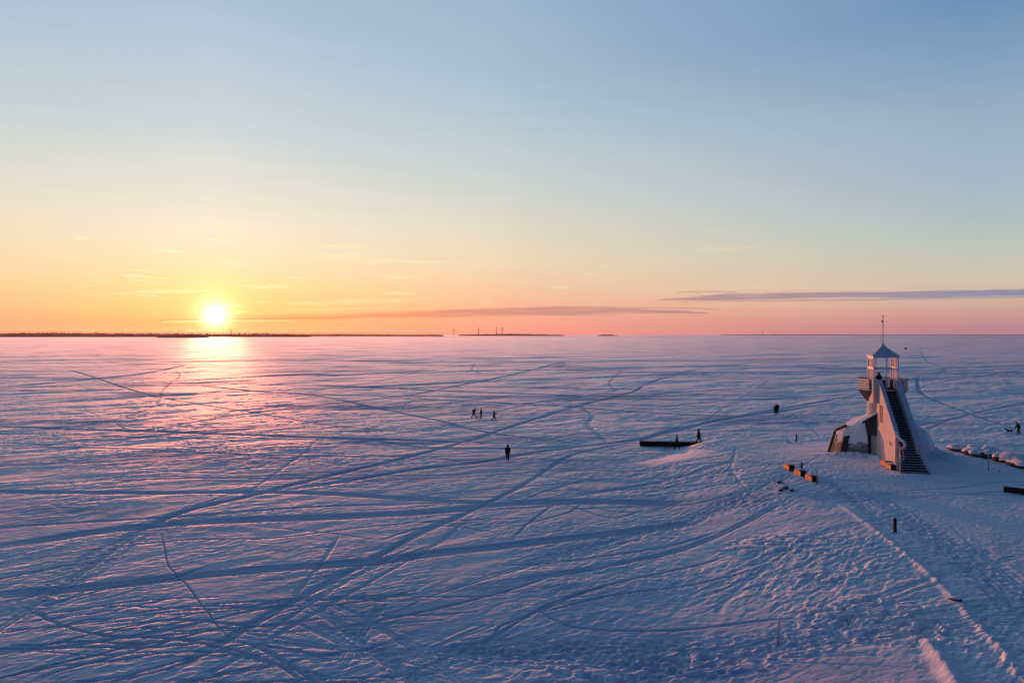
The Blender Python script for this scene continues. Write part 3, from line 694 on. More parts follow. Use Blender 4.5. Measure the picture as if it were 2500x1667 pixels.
# ------------------------------------------------------------------ wind turbines and masts
def turbine(px, hub_y, tip, D, yaw, spin, label):
    y = D; x = (px-CXP)/FPX*D; hub = (HORIZ-hub_y)/FPX*D+CAMH; L = tip/FPX*D
    t = empty('wind_turbine', (x, y, 0), yaw, label, 'wind turbine', 'wind turbines on the horizon')
    bm = bmesh.new(); tube(bm, [(0,0,-1),(0,0,hub*.5),(0,0,hub)], [4.6, 4.0, 3.0], 12); part('tower', bm, 'turbine_paint', t, smooth=True)
    bm = bmesh.new(); box(bm, (0, 3, hub+1.5), (4.4, 12, 4.4), bev=0.8); part('nacelle', bm, 'turbine_paint', t)
    bm = bmesh.new(); tube(bm, [(0,-3,hub+1.5),(0,-4.5,hub+1.5),(0,-6.5,hub+1.5)], [2.2, 2.2, 0.6], 10); hb = part('hub', bm, 'turbine_paint', t, smooth=True)
    for k in range(3):
        a = spin+k*2*math.pi/3; bm = bmesh.new(); prev = None
        for f, w in ((0.02, 1.3), (0.12, 2.6), (0.22, 3.0), (0.6, 1.9), (0.97, 0.7), (1.0, 0.2)):
            d = Vector((math.sin(a), 0, math.cos(a))); sdv = Vector((math.cos(a), 0, -math.sin(a)))
            p = Vector((0, -4.5, hub+1.5))+d*L*f
            cur = [bm.verts.new(p+sdv*w*.9+Vector((0, o_, 0))) for o_ in (0.4,)]+[bm.verts.new(p+Vector((0, 1.1*min(1, w/2), 0)))]+[bm.verts.new(p-sdv*w*.9), bm.verts.new(p-Vector((0, .8*min(1, w/2), 0)))]
            if prev:
                for j in range(4): bm.faces.new((prev[j], prev[(j+1) % 4], cur[(j+1) % 4], cur[j]))
            else: bm.faces.new(cur)
            prev = cur
        bm.faces.new(prev); part('blade', bm, 'turbine_paint', t, smooth=True)
turbine(1108, 803.8, 15, 8000, R(68), R(4), 'leftmost wind turbine, standing apart from the other three')
turbine(1168, 803.2, 9.5, 8200, R(60), R(-14), 'smaller wind turbine above the left end of the wooded island')
turbine(1212, 801.6, 6.5, 8600, R(35), R(180), 'wind turbine with blades in a Y beside the tallest one')
turbine(1226, 801.2, 12.5, 8000, R(62), R(-3), 'rightmost of the four wind turbines, tall above the island centre')
def mast(px, top_y, D, label, w=2.2):
    x = (px-CXP)/FPX*D; h = (HORIZ-top_y)/FPX*D+CAMH
    t = empty('mast', (x, D, 0), 0, label, 'mast'); bm = bmesh.new()
    for sx, sy in ((-1,-1),(1,-1),(1,1),(-1,1)): bar(bm, (sx*w*1.6, sy*w*1.6, 0), (sx*w*.4, sy*w*.4, h*.92), 1.2)
    n = 9
    for k in range(n):
        z0 = h*.92*k/n; w0 = w*(1.6-1.2*k/n); z1 = h*.92*(k+1)/n; w1 = w*(1.6-1.2*(k+1)/n)
        for s in (-1, 1): bar(bm, (-w0, s*w0, z0), (w1, s*w1, z1), .7); bar(bm, (s*w0, -w0, z0), (s*w1, w1, z1), .7)
    part('lattice_tower', bm, 'mast_paint', t)
    bm = bmesh.new(); tube(bm, [(0,0,h*.9),(0,0,h)], 1.1, 6); part('antenna', bm, 'mast_paint', t)
    bm = bmesh.new(); box(bm, (0, 0, h*.72), (w*3.4, w*3.4, 3.5), bev=.4); part('platform', bm, 'mast_paint', t)
mast(564, 803, 5200, 'thin lattice mast rising from the far shore right of the sun')
mast(1862, 806, 13500, 'lone mast on the horizon left of the lighthouse', 4.0)

hb = bmesh.new(); box(hb, (0, 0, 96), (47000, 47000, 200)); hz_ = link('haze', bm_mesh(hb, 'haze')); tag(hz_, kind='stuff')
hm = bpy.data.materials.new('haze'); hm.use_nodes = True; hn = N(hm.node_tree); hn.n.clear()
pv = hn.node('ShaderNodeVolumePrincipled'); pv.inputs['Density'].default_value = 1.2e-5; pv.inputs['Color'].default_value = (0.95, 0.95, 0.97, 1); pv.inputs['Anisotropy'].default_value = 0.65
ho = hn.node('ShaderNodeOutputMaterial'); hn.l.new(pv.outputs[0], ho.inputs['Volume']); hz_.data.materials.append(hm)
SC.cycles.volume_bounces = 0
# dark ice fishing box far out
x_, y_ = G(2211, 852.3); t = empty('fishing_hut', (x_, y_, HZ(x_, y_)), 0.3, 'tiny black hut alone on the ice, right of the lighthouse mast', 'hut')
bm = bmesh.new(); box(bm, (0,0,.8), (1.5,1.4,1.6), bev=.05); part('wall', bm, 'black_timber', t)
bm = bmesh.new(); box(bm, (0,0,1.68), (1.8,1.7,.12), bev=.03); part('roof', bm, 'black_timber', t)
bm = bmesh.new(); box(bm, (0,-.72,.65), (.6,.05,1.2)); part('door', bm, 'dark_steel', t)

# ------------------------------------------------------------------ lighthouse
LH = empty('lighthouse', (LO.x, LO.y, LZ), LROT, 'concrete lighthouse with a long snowy staircase and an open lantern room', 'lighthouse')
bm = bmesh.new(); tube(bm, [(0,0,-.6),(0,0,3),(0,0,7.1)], 1.5, 40); part('tower_shaft', bm, 'concrete', LH, smooth=False)
for p in LH.children if hasattr(LH, 'children') else []: pass
# base building
g = [(-4.95,1.6),(-4.35,-.15),(-1.6,-1.2),(1.6,-1.2),(5.0,-.4),(6.1,1.5),(2.8,4.8),(-2.8,4.6)]
e = [(-4.25,1.35,2.2),(-3.85,.2,2.15),(-1.75,-1.0,3.3),(1.75,-1.0,3.4),(4.2,.1,2.6),(4.9,1.4,2.2),(2.2,3.7,2.6),(-2.3,2.6,3.55)]
tt = [(-1.35,.55,4.25),(-1.4,-.2,4.3),(-1.0,-1.05,4.4),(1.0,-1.05,4.4),(1.4,-.2,4.3),(1.4,.55,4.3),(.8,1.2,4.2),(-.8,1.25,4.15)]
def quad_grid(bm, a, b, c, d, nu, nv, amp, seed):
    a, b, c, d = map(Vector, (a, b, c, d)); nrm = (b-a).cross(d-a).normalized(); rows = []
    for i in range(nu+1):
        row = []
        for j in range(nv+1):
            u, v = i/nu, j/nv; p = (a*(1-u)+b*u)*(1-v)+(d*(1-u)+c*u)*v
            k = min(1, 5*min(u, 1-u, v, 1-v)+0.0)
            p = p+nrm*(mnoise.noise(p*1.6+Vector((seed, 0, 0)))*amp+mnoise.noise(p*4.2+Vector((0, seed, 0)))*amp*.5)*k
            row.append(bm.verts.new(p))
        rows.append(row)
    for i in range(nu):
        for j in range(nv): bm.faces.new((rows[i][j], rows[i+1][j], rows[i+1][j+1], rows[i][j+1]))
G0 = [(x, y, -.5) for x, y in g]
bm = bmesh.new()
for i in (0, 1):
    quad_grid(bm, G0[i], G0[(i+1) % 8], e[(i+1) % 8], e[i], 10, 8, 0.03, i)
part('base_wall', bm, 'rimed_concrete', LH)
bm = bmesh.new()
for i in (3, 4, 5, 6, 7): quad_grid(bm, G0[i], G0[(i+1) % 8], e[(i+1) % 8], e[i], 20, 14, 0.16, i+20)
part('snow_bank_wall', bm, 'snow', LH, label='snow packed against the sloping base walls', smooth=True)
bm = bmesh.new()
for i in range(8):
    up = lambda p, q=.1: (p[0], p[1], p[2]+q)
    quad_grid(bm, up(e[i]), up(e[(i+1) % 8]), up(tt[(i+1) % 8]), up(tt[i]), 10, 8, 0.06, i+3)
    quad_grid(bm, e[i], e[(i+1) % 8], up(e[(i+1) % 8]), up(e[i]), 6, 1, 0, 1)
part('snowy_roof', bm, 'snow', LH, smooth=True)
# slanted window fins of the left end
def slab(bm, p, q, w, th):                  # slab between two points, w along local y, th normal
    p, q = Vector(p), Vector(q); d = (q-p); n = d.cross(Vector((0, 1, 0))).normalized()
    v = []
    for a in (p, q):
        for sy in (-w/2, w/2):
            for sn in (0, th): v.append(bm.verts.new(a+Vector((0, sy, 0))+n*sn))
    for f in ((0,1,3,2),(4,6,7,5),(0,4,5,1),(2,3,7,6),(0,2,6,4),(1,5,7,3)): bm.faces.new([v[i] for i in f])
bm = bmesh.new()
slab(bm, (-5.15,.62,-.2), (-4.42,.62,2.3), .34, .26); slab(bm, (-4.42,.62,2.3), (-3.35,.62,2.88), .34, .22)
part('window_fin', bm, 'dark_panel', LH, label='dark slanted frame wrapping the left end of the base')
bm = bmesh.new(); slab(bm, (-4.98,.26,-.2), (-4.35,.30,1.95), .12, .14); part('trim', bm, 'yellow_trim', LH, label='sunlit strip between the two dark frames')
# slanted window on base wall face 1-2
a1, a2, b2_, b1_ = [Vector(v) for v in (G0[1], G0[2], e[2], e[1])]
def on_wall(u, v, out=0.05):
    p = (a1*(1-u)+a2*u)*(1-v)+(b1_*(1-u)+b2_*u)*v; n_ = (a2-a1).cross(b1_-a1).normalized(); return p+n_*out
bm = bmesh.new(); vs = [bm.verts.new(on_wall(u, v, .06)) for u, v in ((.04,.16),(.22,.16),(.27,.80),(.09,.80))]; bm.faces.new(vs)
vs2 = [bm.verts.new(on_wall(u, v, .0)) for u, v in ((.04,.16),(.22,.16),(.27,.80),(.09,.80))]
for k in range(4): bm.faces.new((vs[k], vs[(k+1) % 4], vs2[(k+1) % 4], vs2[k]))
win = part('window', bm, 'dark_panel', LH, label='dark slanted window left of the door')
bm = bmesh.new()
fr = [on_wall(u, v, .09) for u, v in ((.03,.14),(.23,.14),(.28,.82),(.08,.82))]
for k in range(4): bar(bm, fr[k], fr[(k+1) % 4], .07)
part('frame', bm, 'dark_steel', win)
# porch between base and stair wall
bm = bmesh.new()
for q in ([(-1.78,-1.16,2.25),(-1.02,-2.05,2.25),(-1.02,-2.05,4.40),(-2.0,-1.2,3.45)],):
    v = [bm.verts.new(p) for p in q]; f = bm.faces.new(v); r_ = bmesh.ops.extrude_face_region(bm, geom=[f]); bmesh.ops.translate(bm, vec=(.18,.16,0), verts=[x for x in r_['geom'] if isinstance(x, bmesh.types.BMVert)])
part('porch_wall', bm, 'dark_panel', LH)  # shade under the canopy is put into the wall's dark colour
bm = bmesh.new(); a_, b_ = Vector((-2.25,-1.15,3.38)), Vector((-.98,-2.2,4.50))
for off in (0,):
    d = (b_-a_); w_ = Vector((.55,.65,.1)); v = []
    for p in (a_, b_):
        for s in (0, 1):
            for h in (0, .2): v.append(bm.verts.new(p+w_*s+Vector((0, 0, h))))
    for f in ((0,1,3,2),(4,6,7,5),(0,4,5,1),(2,3,7,6),(0,2,6,4),(1,5,7,3)): bm.faces.new([v[i] for i in f])
cn = part('canopy', bm, 'dark_panel', LH)
bm = bmesh.new(); v = [bm.verts.new(p+w_*s+Vector((-.0, -.02, h))) for p in (a_, b_) for s in (0, 1) for h in (.203, .30)]
for f in ((0,1,3,2),(4,6,7,5),(0,4,5,1),(2,3,7,6),(0,2,6,4),(1,5,7,3)): bm.faces.new([v[i] for i in f])
part('snow_layer', bm, 'snow', cn)
bm = bmesh.new(); box(bm, (-1.3,-.55,1.5), (.9,.1,3.6)); part('recess_wall', bm, 'dark_panel', LH)  # dark sheet, the recess shade painted as its colour
bm = bmesh.new(); box(bm, (-1.28,-.66,1.0), (.75,.10,2.2), bev=.01); dr_ = part('door', bm, 'dark_steel', LH)
bm = bmesh.new(); box(bm, (-1.05,-.73,1.0), (.04,.05,.3)); part('handle', bm, 'frost', dr_)
bm = bmesh.new(); box(bm, (-1.32,-1.02,2.30), (.75,.5,.12)); part('lintel', bm, 'dark_panel', LH)
# stair: side walls
SY0, SY1, SZ1 = -11.0, -1.75, 7.1
def sz(y): return (y-SY0)/(SY1-SY0)*SZ1
bm = bmesh.new(); prism(bm, [(-1.9,-.6),(-8.45,-.6),(-8.5,3.25),(-2.45,8.0),(-1.9,8.0)], -1.02, -.70)
lw = part('stair_wall', bm, 'concrete', LH, label='sunlit left side wall of the staircase')
bm = bmesh.new(); prism(bm, [(-1.9,-.6),(-8.8,-.6),(-8.85,2.45),(-2.45,8.0),(-1.9,8.0)], .70, 1.02)
rw = part('stair_wall', bm, 'concrete', LH, label='shaded right side wall of the staircase')
bm = bmesh.new(); prism(bm, [(-8.55,3.26),(-8.55,3.36),(-2.45,8.13),(-1.9,8.13),(-1.9,8.005),(-2.45,8.005)], -1.05, -.66); part('coping', bm, 'metal_roof', lw)
bm = bmesh.new(); prism(bm, [(-8.92,2.42),(-8.92,2.52),(-2.45,8.13),(-1.9,8.13),(-1.9,8.005),(-2.45,8.005)], .62, 1.10); part('coping', bm, 'metal_roof', rw)
bm = bmesh.new(); box(bm, (-1.035,-3.75,4.75), (.06,.62,1.65)); sw = part('slot_window', bm, 'dark_steel', LH)
bm = bmesh.new(); box(bm, (-1.05,-3.36,4.75), (.09,.10,1.75)); part('frame', bm, 'dark_panel', sw)
# three weathered characters on the wall
for ch_ in ((((-6.62,2.42),(-6.72,2.08)),((-6.62,2.42),(-6.60,2.25))), (((-6.95,2.36),(-6.96,2.02)),), (((-7.25,2.32),(-7.25,1.98)),((-7.25,2.32),(-7.38,2.28)),((-7.38,2.28),(-7.38,2.14)),((-7.25,2.13),(-7.38,2.14)))):
    bm = bmesh.new()
    for a, b in ch_: bar(bm, (-1.03, a[0], a[1]), (-1.03, b[0], b[1]), .035)
    part('wall_character', bm, 'dark_steel', lw)

# underside + treads
bm = bmesh.new(); prism(bm, [(SY1,SZ1-.25),(SY1,SZ1-.5),(SY0+.5,-.25),(SY0+.5,.05)], -.70, .70); part('stringer', bm, 'dark_steel', LH)
ns = 36
for i in range(ns):
    y = SY0+(SY1-SY0)*(i+.5)/ns; z = SZ1*(i+1)/ns-.04; run = (SY1-SY0)/ns
    if y > -8.9: x0_, x1_ = -.70, .70
    else:
        k = (-8.9-y)/2.1; x0_, x1_ = -.72-.62*k, .82+.48*k
    bm = bmesh.new(); box(bm, ((x0_+x1_)/2, y, z), (x1_-x0_, run*1.02, .06)); o = part('stair_tread', bm, 'tread', LH)
    bm = bmesh.new(); box(bm, ((x0_+x1_)/2, y+.02, z+.05), ((x1_-x0_)*.985, run*.86, .038), bev=.012); part('snow_strip', bm, 'tread_snow', o)
    if y < -8.9:
        bm = bmesh.new(); box(bm, ((x0_+x1_)/2, y+.1, (z-.05)/2-.2), ((x1_-x0_)*.96, .04, max(.05, z+.32))); part('riser', bm, 'tread', o)
# curled handrail and lower railings
bm = bmesh.new(); pts = [(-.86,-8.3,3.55),(-.84,-8.7,3.2),(-.72,-9.0,2.95),(-.45,-9.25,2.75),(-.38,-9.35,2.45),(-.5,-9.4,2.2),(-.75,-9.4,2.1)]
tube(bm, pts, [.11,.13,.14,.15,.15,.14,.10], 8); part('curled_rail', bm, 'frost', LH, smooth=True)
for sx in (-1, 1):
    bm = bmesh.new(); x0_ = -.75 if sx < 0 else 1.0; xe = -1.2 if sx < 0 else 1.28
    top_ = [(x0_, -8.95, 2.35), ((x0_+xe)/2, -9.9, 1.6), (xe, -10.75, .95)]; tube(bm, top_, .035, 6)
    tube(bm, [(p[0], p[1], p[2]-.45) for p in top_], .028, 6)
    for p in top_+[(x0_+(xe-x0_)*.25, -9.4, 2.0)]: tube(bm, [(p[0], p[1], -.1), p], .035, 6)
    if sx < 0:
        tube(bm, [(x0_, -8.95, 1.6), (-.6,-9.3,1.5), (-.9,-9.7,.9)], .03, 6); tube(bm, [(-.5,-9.0,1.9), (-.55,-9.6,1.2), (-1.0,-10.1,.9)], .03, 6)
    part('handrail', bm, 'frost', LH, smooth=True)
bm = bmesh.new(); tube(bm, [(-.98,-9.15,-.3),(-.98,-9.15,1.15)], .28, 16); part('drum', bm, 'concrete', LH)
bm = bmesh.new(); box(bm, (-.45,-9.0,2.0), (.3,.06,.35)); part('notice_plate', bm, 'red_paint', LH, label='small dark red plate on the lower railing')
# stair top box on the left
bm = bmesh.new(); box(bm, (-1.27,-1.6,6.95), (.46,1.65,2.5)); sb = part('side_turret', bm, 'concrete', LH)
bm = bmesh.new(); box(bm, (-1.51,-1.55,7.05), (.04,.22,1.1)); part('slit_window', bm, 'dark_steel', sb)
# balcony
RB = 2.45
oc = [(RB*math.cos(k*math.pi/4), RB*math.sin(k*math.pi/4)) for k in range(8)]
bm = bmesh.new(); lo_ = [bm.verts.new((x*.63, y*.63, 5.7)) for x, y in oc]; hi_ = [bm.verts.new((x, y, 6.95)) for x, y in oc]
for k in range(8): bm.faces.new((lo_[k], lo_[(k+1) % 8], hi_[(k+1) % 8], hi_[k]))
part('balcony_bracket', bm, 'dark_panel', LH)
bm = bmesh.new(); lo_ = [bm.verts.new((x*1.02, y*1.02, 6.953)) for x, y in oc]; hi_ = [bm.verts.new((x*1.02, y*1.02, 7.1)) for x, y in oc]
bm.faces.new(lo_[::-1]); bm.faces.new(hi_)
for k in range(8): bm.faces.new((lo_[k], lo_[(k+1) % 8], hi_[(k+1) % 8], hi_[k]))
part('balcony_deck', bm, 'concrete', LH)
for k in range(8):
    if k in (5, 6): continue
    a, b = Vector((*oc[k], 0)), Vector((*oc[(k+1) % 8], 0)); bm = bmesh.new(); d = (b-a).normalized()
    for j in range(4): bar(bm, (a.x, a.y, 7.25+j*.24), (b.x, b.y, 7.25+j*.24), .03, .17) if False else None
    ang = math.atan2(d.y, d.x); rot = Matrix.Rotation(ang, 3, 'Z')
    for j in range(4): box(bm, ((a.x+b.x)/2, (a.y+b.y)/2, 7.27+j*.25), ((b-a).length, .04, .17), rot)
    pr = part('balcony_railing', bm, 'rail_paint', LH)
    bm = bmesh.new(); box(bm, ((a.x+b.x)/2, (a.y+b.y)/2, 8.16), ((b-a).length+.06, .10, .06), rot)
    for f in (0, .5, 1):
        p = a.lerp(b, f)*.985; box(bm, (p.x, p.y, 7.63), (.05, .05, 1.05), rot)
    part('rail_post', bm, 'dark_steel', pr)
# front parapets beside stair head
for x_, w_, y_ in ((-1.55,.75,-1.15),(1.40,.62,-1.3)): bm = bmesh.new(); box(bm, (x_,y_,7.55), (w_,.12,1.0)); part('parapet', bm, 'concrete', LH)
# lantern room
HW = 1.15
for sx in (-1, 1):
    for sy in (-1, 1): bm = bmesh.new(); box(bm, (sx*HW, sy*HW, 8.83), (.14,.14,3.46)); part('corner_post', bm, 'white_paint', LH)
for sy in (-1, 1):
    bm = bmesh.new(); box(bm, (0.08*(1 if sy < 0 else -5), sy*HW, 8.83), (.12,.10,3.46)); part('mullion', bm, 'white_paint', LH)
for sx in (-1, 1):
    bm = bmesh.new()
    for yy in (-.58, 0, .58): box(bm, (sx*HW, yy, 8.15), (.08,.16,2.1))
    for yy in (-.52, 0, .52): box(bm, (sx*HW, yy, 9.9), (.09,.20 if yy == 0 else .14,1.0))
    box(bm, (sx*HW, 0, 10.38), (.10, 2.16, .22)); box(bm, (sx*HW, 0, 9.28), (.10, 2.16, .26))
    part('side_screen', bm, 'white_paint', LH)
for sy in (-1, 1):
    for z_ in (9.22, 10.45): bm = bmesh.new(); box(bm, (0, sy*HW, z_), (2.16, .10, .14)); part('cross_rail', bm, 'white_paint', LH)
bm = bmesh.new(); q = 1.30
prof = [(q,10.50),(q,10.66),(q*.97,10.70),(.62,11.20),(.30,11.52),(.10,11.78),(.05,12.0)]
rings = [[bm.verts.new((sx*w, sy*w, z)) for sx, sy in ((-1,-1),(1,-1),(1,1),(-1,1))] for w, z in prof]
bm.faces.new(rings[0][::-1]); bm.faces.new(rings[-1])
for a, b in zip(rings, rings[1:]):
    for k in range(4): bm.faces.new((a[k], a[(k+1) % 4], b[(k+1) % 4], b[k]))
rf = part('lantern_roof', bm, 'metal_roof', LH)
bm = bmesh.new(); pts = []; rad = []
for k in range(26):
    z = 11.9+3.0*k/25; pts.append((random.uniform(-.012,.012), random.uniform(-.012,.012), z)); rad.append(.055+random.uniform(-.012,.014)-(.012*k/25))
tube(bm, pts, rad, 8); ms = part('mast', bm, 'frost', LH, smooth=True)
bm = bmesh.new(); box(bm, (-.09,0,14.25), (.13,.03,.26)); part('wind_vane', bm, 'frost', ms)
bm = bmesh.new(); box(bm, (.03,0,14.88), (.10,.05,.12), bev=.02); part('finial', bm, 'frost', ms)
bm = bmesh.new(); box(bm, (0,.2,7.13), (2.2,2.2,.05)); part('lantern_floor', bm, 'dark_panel', LH)
bm = bmesh.new(); box(bm, (.15,.55,7.55), (.9,.12,.85)); part('inner_parapet', bm, 'dark_steel', LH)
bm = bmesh.new(); box(bm, (.72,-.5,7.62), (.12,.7,.95)); part('inner_parapet', bm, 'dark_steel', LH)

# ------------------------------------------------------------------ benches
def make_bench(label, group):
    t = empty('bench', (0,0,0), 0, label, 'bench', group)
    for k in range(4):
        bm = bmesh.new(); box(bm, (-.26, 0, .07+k*.105), (.045, 1.36, .09), bev=.008); part('front_slat', bm, 'orange_wood', t)
    for k in range(4):
        bm = bmesh.new(); box(bm, (-.20+k*.135, 0, .455), (.12, 1.40, .04), bev=.008); part('seat_slat', bm, 'bench_end', t)
    for s in (-1, 1):
        bm = bmesh.new(); box(bm, (0, s*.66, .21), (.50, .07, .44), bev=.006); part('end_panel', bm, 'bench_end', t)
    bm = bmesh.new(); box(bm, (.02, 0, .20), (.40, 1.2, .36)); part('core', bm, 'dark_steel', t)
    bm = bmesh.new(); box(bm, (.03, .22, .492), (.42, .72, .035), bev=.012); part('snow_layer', bm, 'snow', t)
    return t
bench0 = make_bench('orange slatted bench farthest up the row beside the walkway', 'slatted benches along the walkway')
spots = [(26.75, 66.7, 0.0, 'orange slatted bench, the one of the walkway row nearest the barrier', 'slatted benches along the walkway'),
         (26.75, 64.1, 0.0, 'orange slatted bench with a black post right behind it, middle of the walkway row', 'slatted benches along the walkway'),
         (26.75, 61.7, 0.0, 'orange slatted bench next to the thin leaning pole, end of the walkway row', 'slatted benches along the walkway')]
def lw_(x, y): p = LO+ex*x+ey*y; return p.x, p.y
for X_, Y_, lb in ((-1.45,-7.15,'dark orange bench against the lighthouse wall, farther from the steps'), (-1.45,-8.7,'dark orange bench against the lighthouse wall, touching the foot of the steps')):
    x_, y_ = lw_(X_, Y_); spots.append((x_, y_, LROT+0.12, lb, 'slatted benches at the lighthouse wall'))
for i, (x_, y_, rz, lb, gp) in enumerate(spots):
    b_ = bench0 if i == 0 else copytree(bench0)
    b_.location = (x_, y_, HZ(x_, y_)-.02+(.05 if i > 2 else 0.06)); b_.rotation_euler = (0, 0, rz); b_['label'] = lb; b_['group'] = gp

# ------------------------------------------------------------------ posts and poles
def post(px, py, z, h, w, label, lean=0.0, name='bollard', m='black_timber', cat='post', gp=None, at=None, cap=True):
    x_, y_ = at or G(px, py, z); zz = HZ(x_, y_)-.08
    t = empty(name, (x_, y_, zz), 0, label, cat, gp); t.rotation_euler = (0, lean, 0)
    bm = bmesh.new(); box(bm, (0, 0, h/2+.04), (w, w, h+.08), bev=w*.12); part('shaft', bm, m, t)
    if cap:
        bm = bmesh.new(); box(bm, (0, 0, h+.10), (w*.8, w*.8, .035), bev=.01); part('cap', bm, 'dark_steel', t)
    return t
GP = 'black wooden posts along the spit'
post(1944, 1080, 1.1, .86, .15, 'black wooden post near the red marker left of the lighthouse', .03, gp=GP)
post(0, 0, 0, .92, .15, 'black wooden post right behind the middle walkway bench', .02, at=(27.45, 65.5), gp=GP)
post(2185, 1300, 1.2, .90, .17, 'black wooden post standing alone at the road edge in the foreground', -.02, gp=GP)
post(1995, 1183, 1.2, 1.05, .055, 'thin dark pole leaning beside the last walkway bench', -.06, 'pole', 'dark_steel', 'pole')
post(2439, 1155, 1.2, .18, .06, 'short dark stub sticking out of the snow right of the thin pole', 0, 'stub', 'dark_steel', 'stub')
t = empty('pole', (*G(2413, 1153, 1.2), 0), 0, 'thin frosted pole in front of the snowy boulders', 'pole'); t.location.z = HZ(t.location.x, t.location.y)-.05
bm = bmesh.new(); tube(bm, [(0,0,0),(0,0,.8),(0.02,0,1.9)], [.035,.03,.02], 8); part('shaft', bm, 'dark_steel', t)
bm = bmesh.new(); tube(bm, [(0,0,1.2),(0.015,0,1.5),(0.02,0,1.93)], [.045,.055,.03], 8); part('frost_crust', bm, 'frost', t)
# frosted marker stake
x_, y_ = G(1899, 1569, 0.35); t = empty('marker_stake', (x_, y_, HZ(x_, y_)-.05), 0, 'white frosted marker stake with black bands near its top', 'stake'); t.rotation_euler = (0, .05, 0)
bm = bmesh.new(); tube(bm, [(random.uniform(-.006,.006), 0, k*.1) for k in range(9)], [.055+random.uniform(-.006,.008) for k in range(9)], 10); part('shaft', bm, 'frost', t, smooth=True)
bm = bmesh.new(); tube(bm, [(0,0,.8),(0,0,1.12)], .03, 8); st = part('upper_rod', bm, 'frost', t)
for z0 in (.87, .97, 1.0):
    bm = bmesh.new(); tube(bm, [(0.01,0,z0),(0.01,0,z0+.05)], .036, 8); part('black_band', bm, 'dark_steel', st)
# red marker
x_, y_ = G(1922, 1083, 1.1); t = empty('marker', (x_, y_, HZ(x_, y_)), 0, 'small red marker half buried in a snow lump', 'marker')
bm = bmesh.new(); tube(bm, [(0,0,-.1),(0,0,.28),(0,0,.40)], [.10,.09,.03], 10); part('body', bm, 'red_paint', t, smooth=True)
bm = bmesh.new(); bmesh.ops.create_icosphere(bm, subdivisions=3, radius=.24)
for v in bm.verts: v.co = Vector((v.co.x*1.1, v.co.y, v.co.z*.7))*(1+.25*mnoise.noise(v.co*6))+Vector((.15,-.12,.02))
part('snow_lump', bm, 'snow', t, smooth=True)

# ------------------------------------------------------------------ timber barriers
x_, y_ = 16.3, 88.3; t = empty('barrier', (x_, y_, 0), 0, 'long black timber barrier with two walkers passing in front', 'barrier')
bm = bmesh.new(); rotz = Matrix.Rotation(R(-6), 3, 'Z')
for k in range(3): box(bm, Vector((0,0,.02+k*.27))+rotz @ Vector((4.6, 0, 0)), (9.2, .28, .262), rotz, bev=.01)
part('planks', bm, 'black_timber', t)
for k in range(5):
    bm = bmesh.new(); p = rotz @ Vector((.15+k*2.2, .18, 0)); box(bm, (p.x, p.y, .3), (.16, .12, .95), rotz); part('post', bm, 'black_timber', t)
bm = bmesh.new(); p = rotz @ Vector((4.6, 0, 0)); box(bm, (p.x, p.y, .708), (9.0, .2, .02), rotz); part('snow_layer', bm, 'tread_snow', t)
bm = bmesh.new(); box(bm, (.35,0,.80), (.08,.08,.16)); part('knob', bm, 'dark_steel', t)
x_, y_ = G(2450, 1203, 1.2); t = empty('barrier', (x_, y_, HZ(x_, y_)), R(-38), 'short black timber beam cut off by the right edge of the photo', 'barrier')
bm = bmesh.new(); 
for k in range(2): box(bm, (3.0, .2, .08+k*.24), (6.0, .42, .232), bev=.012)
part('beam', bm, 'black_timber', t)
bm = bmesh.new(); box(bm, (.12,.2,.2), (.10,.46,.46), bev=.01); part('end_plate', bm, 'black_timber', t)

# ------------------------------------------------------------------ boulders
def boulder_mesh(seed, cap=False):
    bm = bmesh.new(); bmesh.ops.create_icosphere(bm, subdivisions=3, radius=1.0); o_ = Vector((seed*3.7, seed, 0))
    for v in bm.verts:
        c = v.co.copy(); k = 1+.32*mnoise.noise(c*1.1+o_)+.12*mnoise.noise(c*2.7+o_)
        c = Vector((c.x, c.y, c.z*.72))*k
        q = .30; c = Vector((round(c.x/q)*q*.35+c.x*.65, round(c.y/q)*q*.35+c.y*.65, c.z))
        v.co = c
    if cap:
        bmesh.ops.delete(bm, geom=[v for v in bm.verts if v.co.z < .12+.12*mnoise.noise(v.co*2+o_)], context='VERTS')
        for v in bm.verts: v.co = Vector((v.co.x*1.05, v.co.y*1.05, v.co.z*1.02+.07+.03*mnoise.noise(v.co*3)))
    return bm_mesh(bm, 'snow_cap' if cap else 'boulder', True)
RK = []
for s in range(4):
    me = boulder_mesh(s+1); me.materials.append(M['rock']); mc = boulder_mesh(s+1, True); mc.materials.append(M['snow']); RK.append((me, mc))
def boulder(x_, y_, s, label, gp, cap=True, zs=1.0, dz_=0.0):
    me, mc = RK[random.randrange(4)]
    o = bpy.data.objects.new('boulder', me); COL.objects.link(o); o.location = (x_, y_, HZ(x_, y_)+dz_); o.scale = (s, s*random.uniform(.7, 1), s*zs); o.rotation_euler = (random.uniform(-.12,.12), random.uniform(-.12,.12), random.uniform(0, 6.28))
    tag(o, label, 'boulder', gp)
    if cap: c = bpy.data.objects.new('snow_cap', mc); COL.objects.link(c); c.parent = o
    return o
ORD = ['first','second','third','fourth','fifth','sixth','seventh','eighth','ninth','tenth','eleventh','twelfth','thirteenth','fourteenth','fifteenth','sixteenth','seventeenth']
fa, fb = Vector(G(2322,1101,1.0)), Vector(G(2510,1152,.9)); out_ = Vector((1, .12)).normalized()
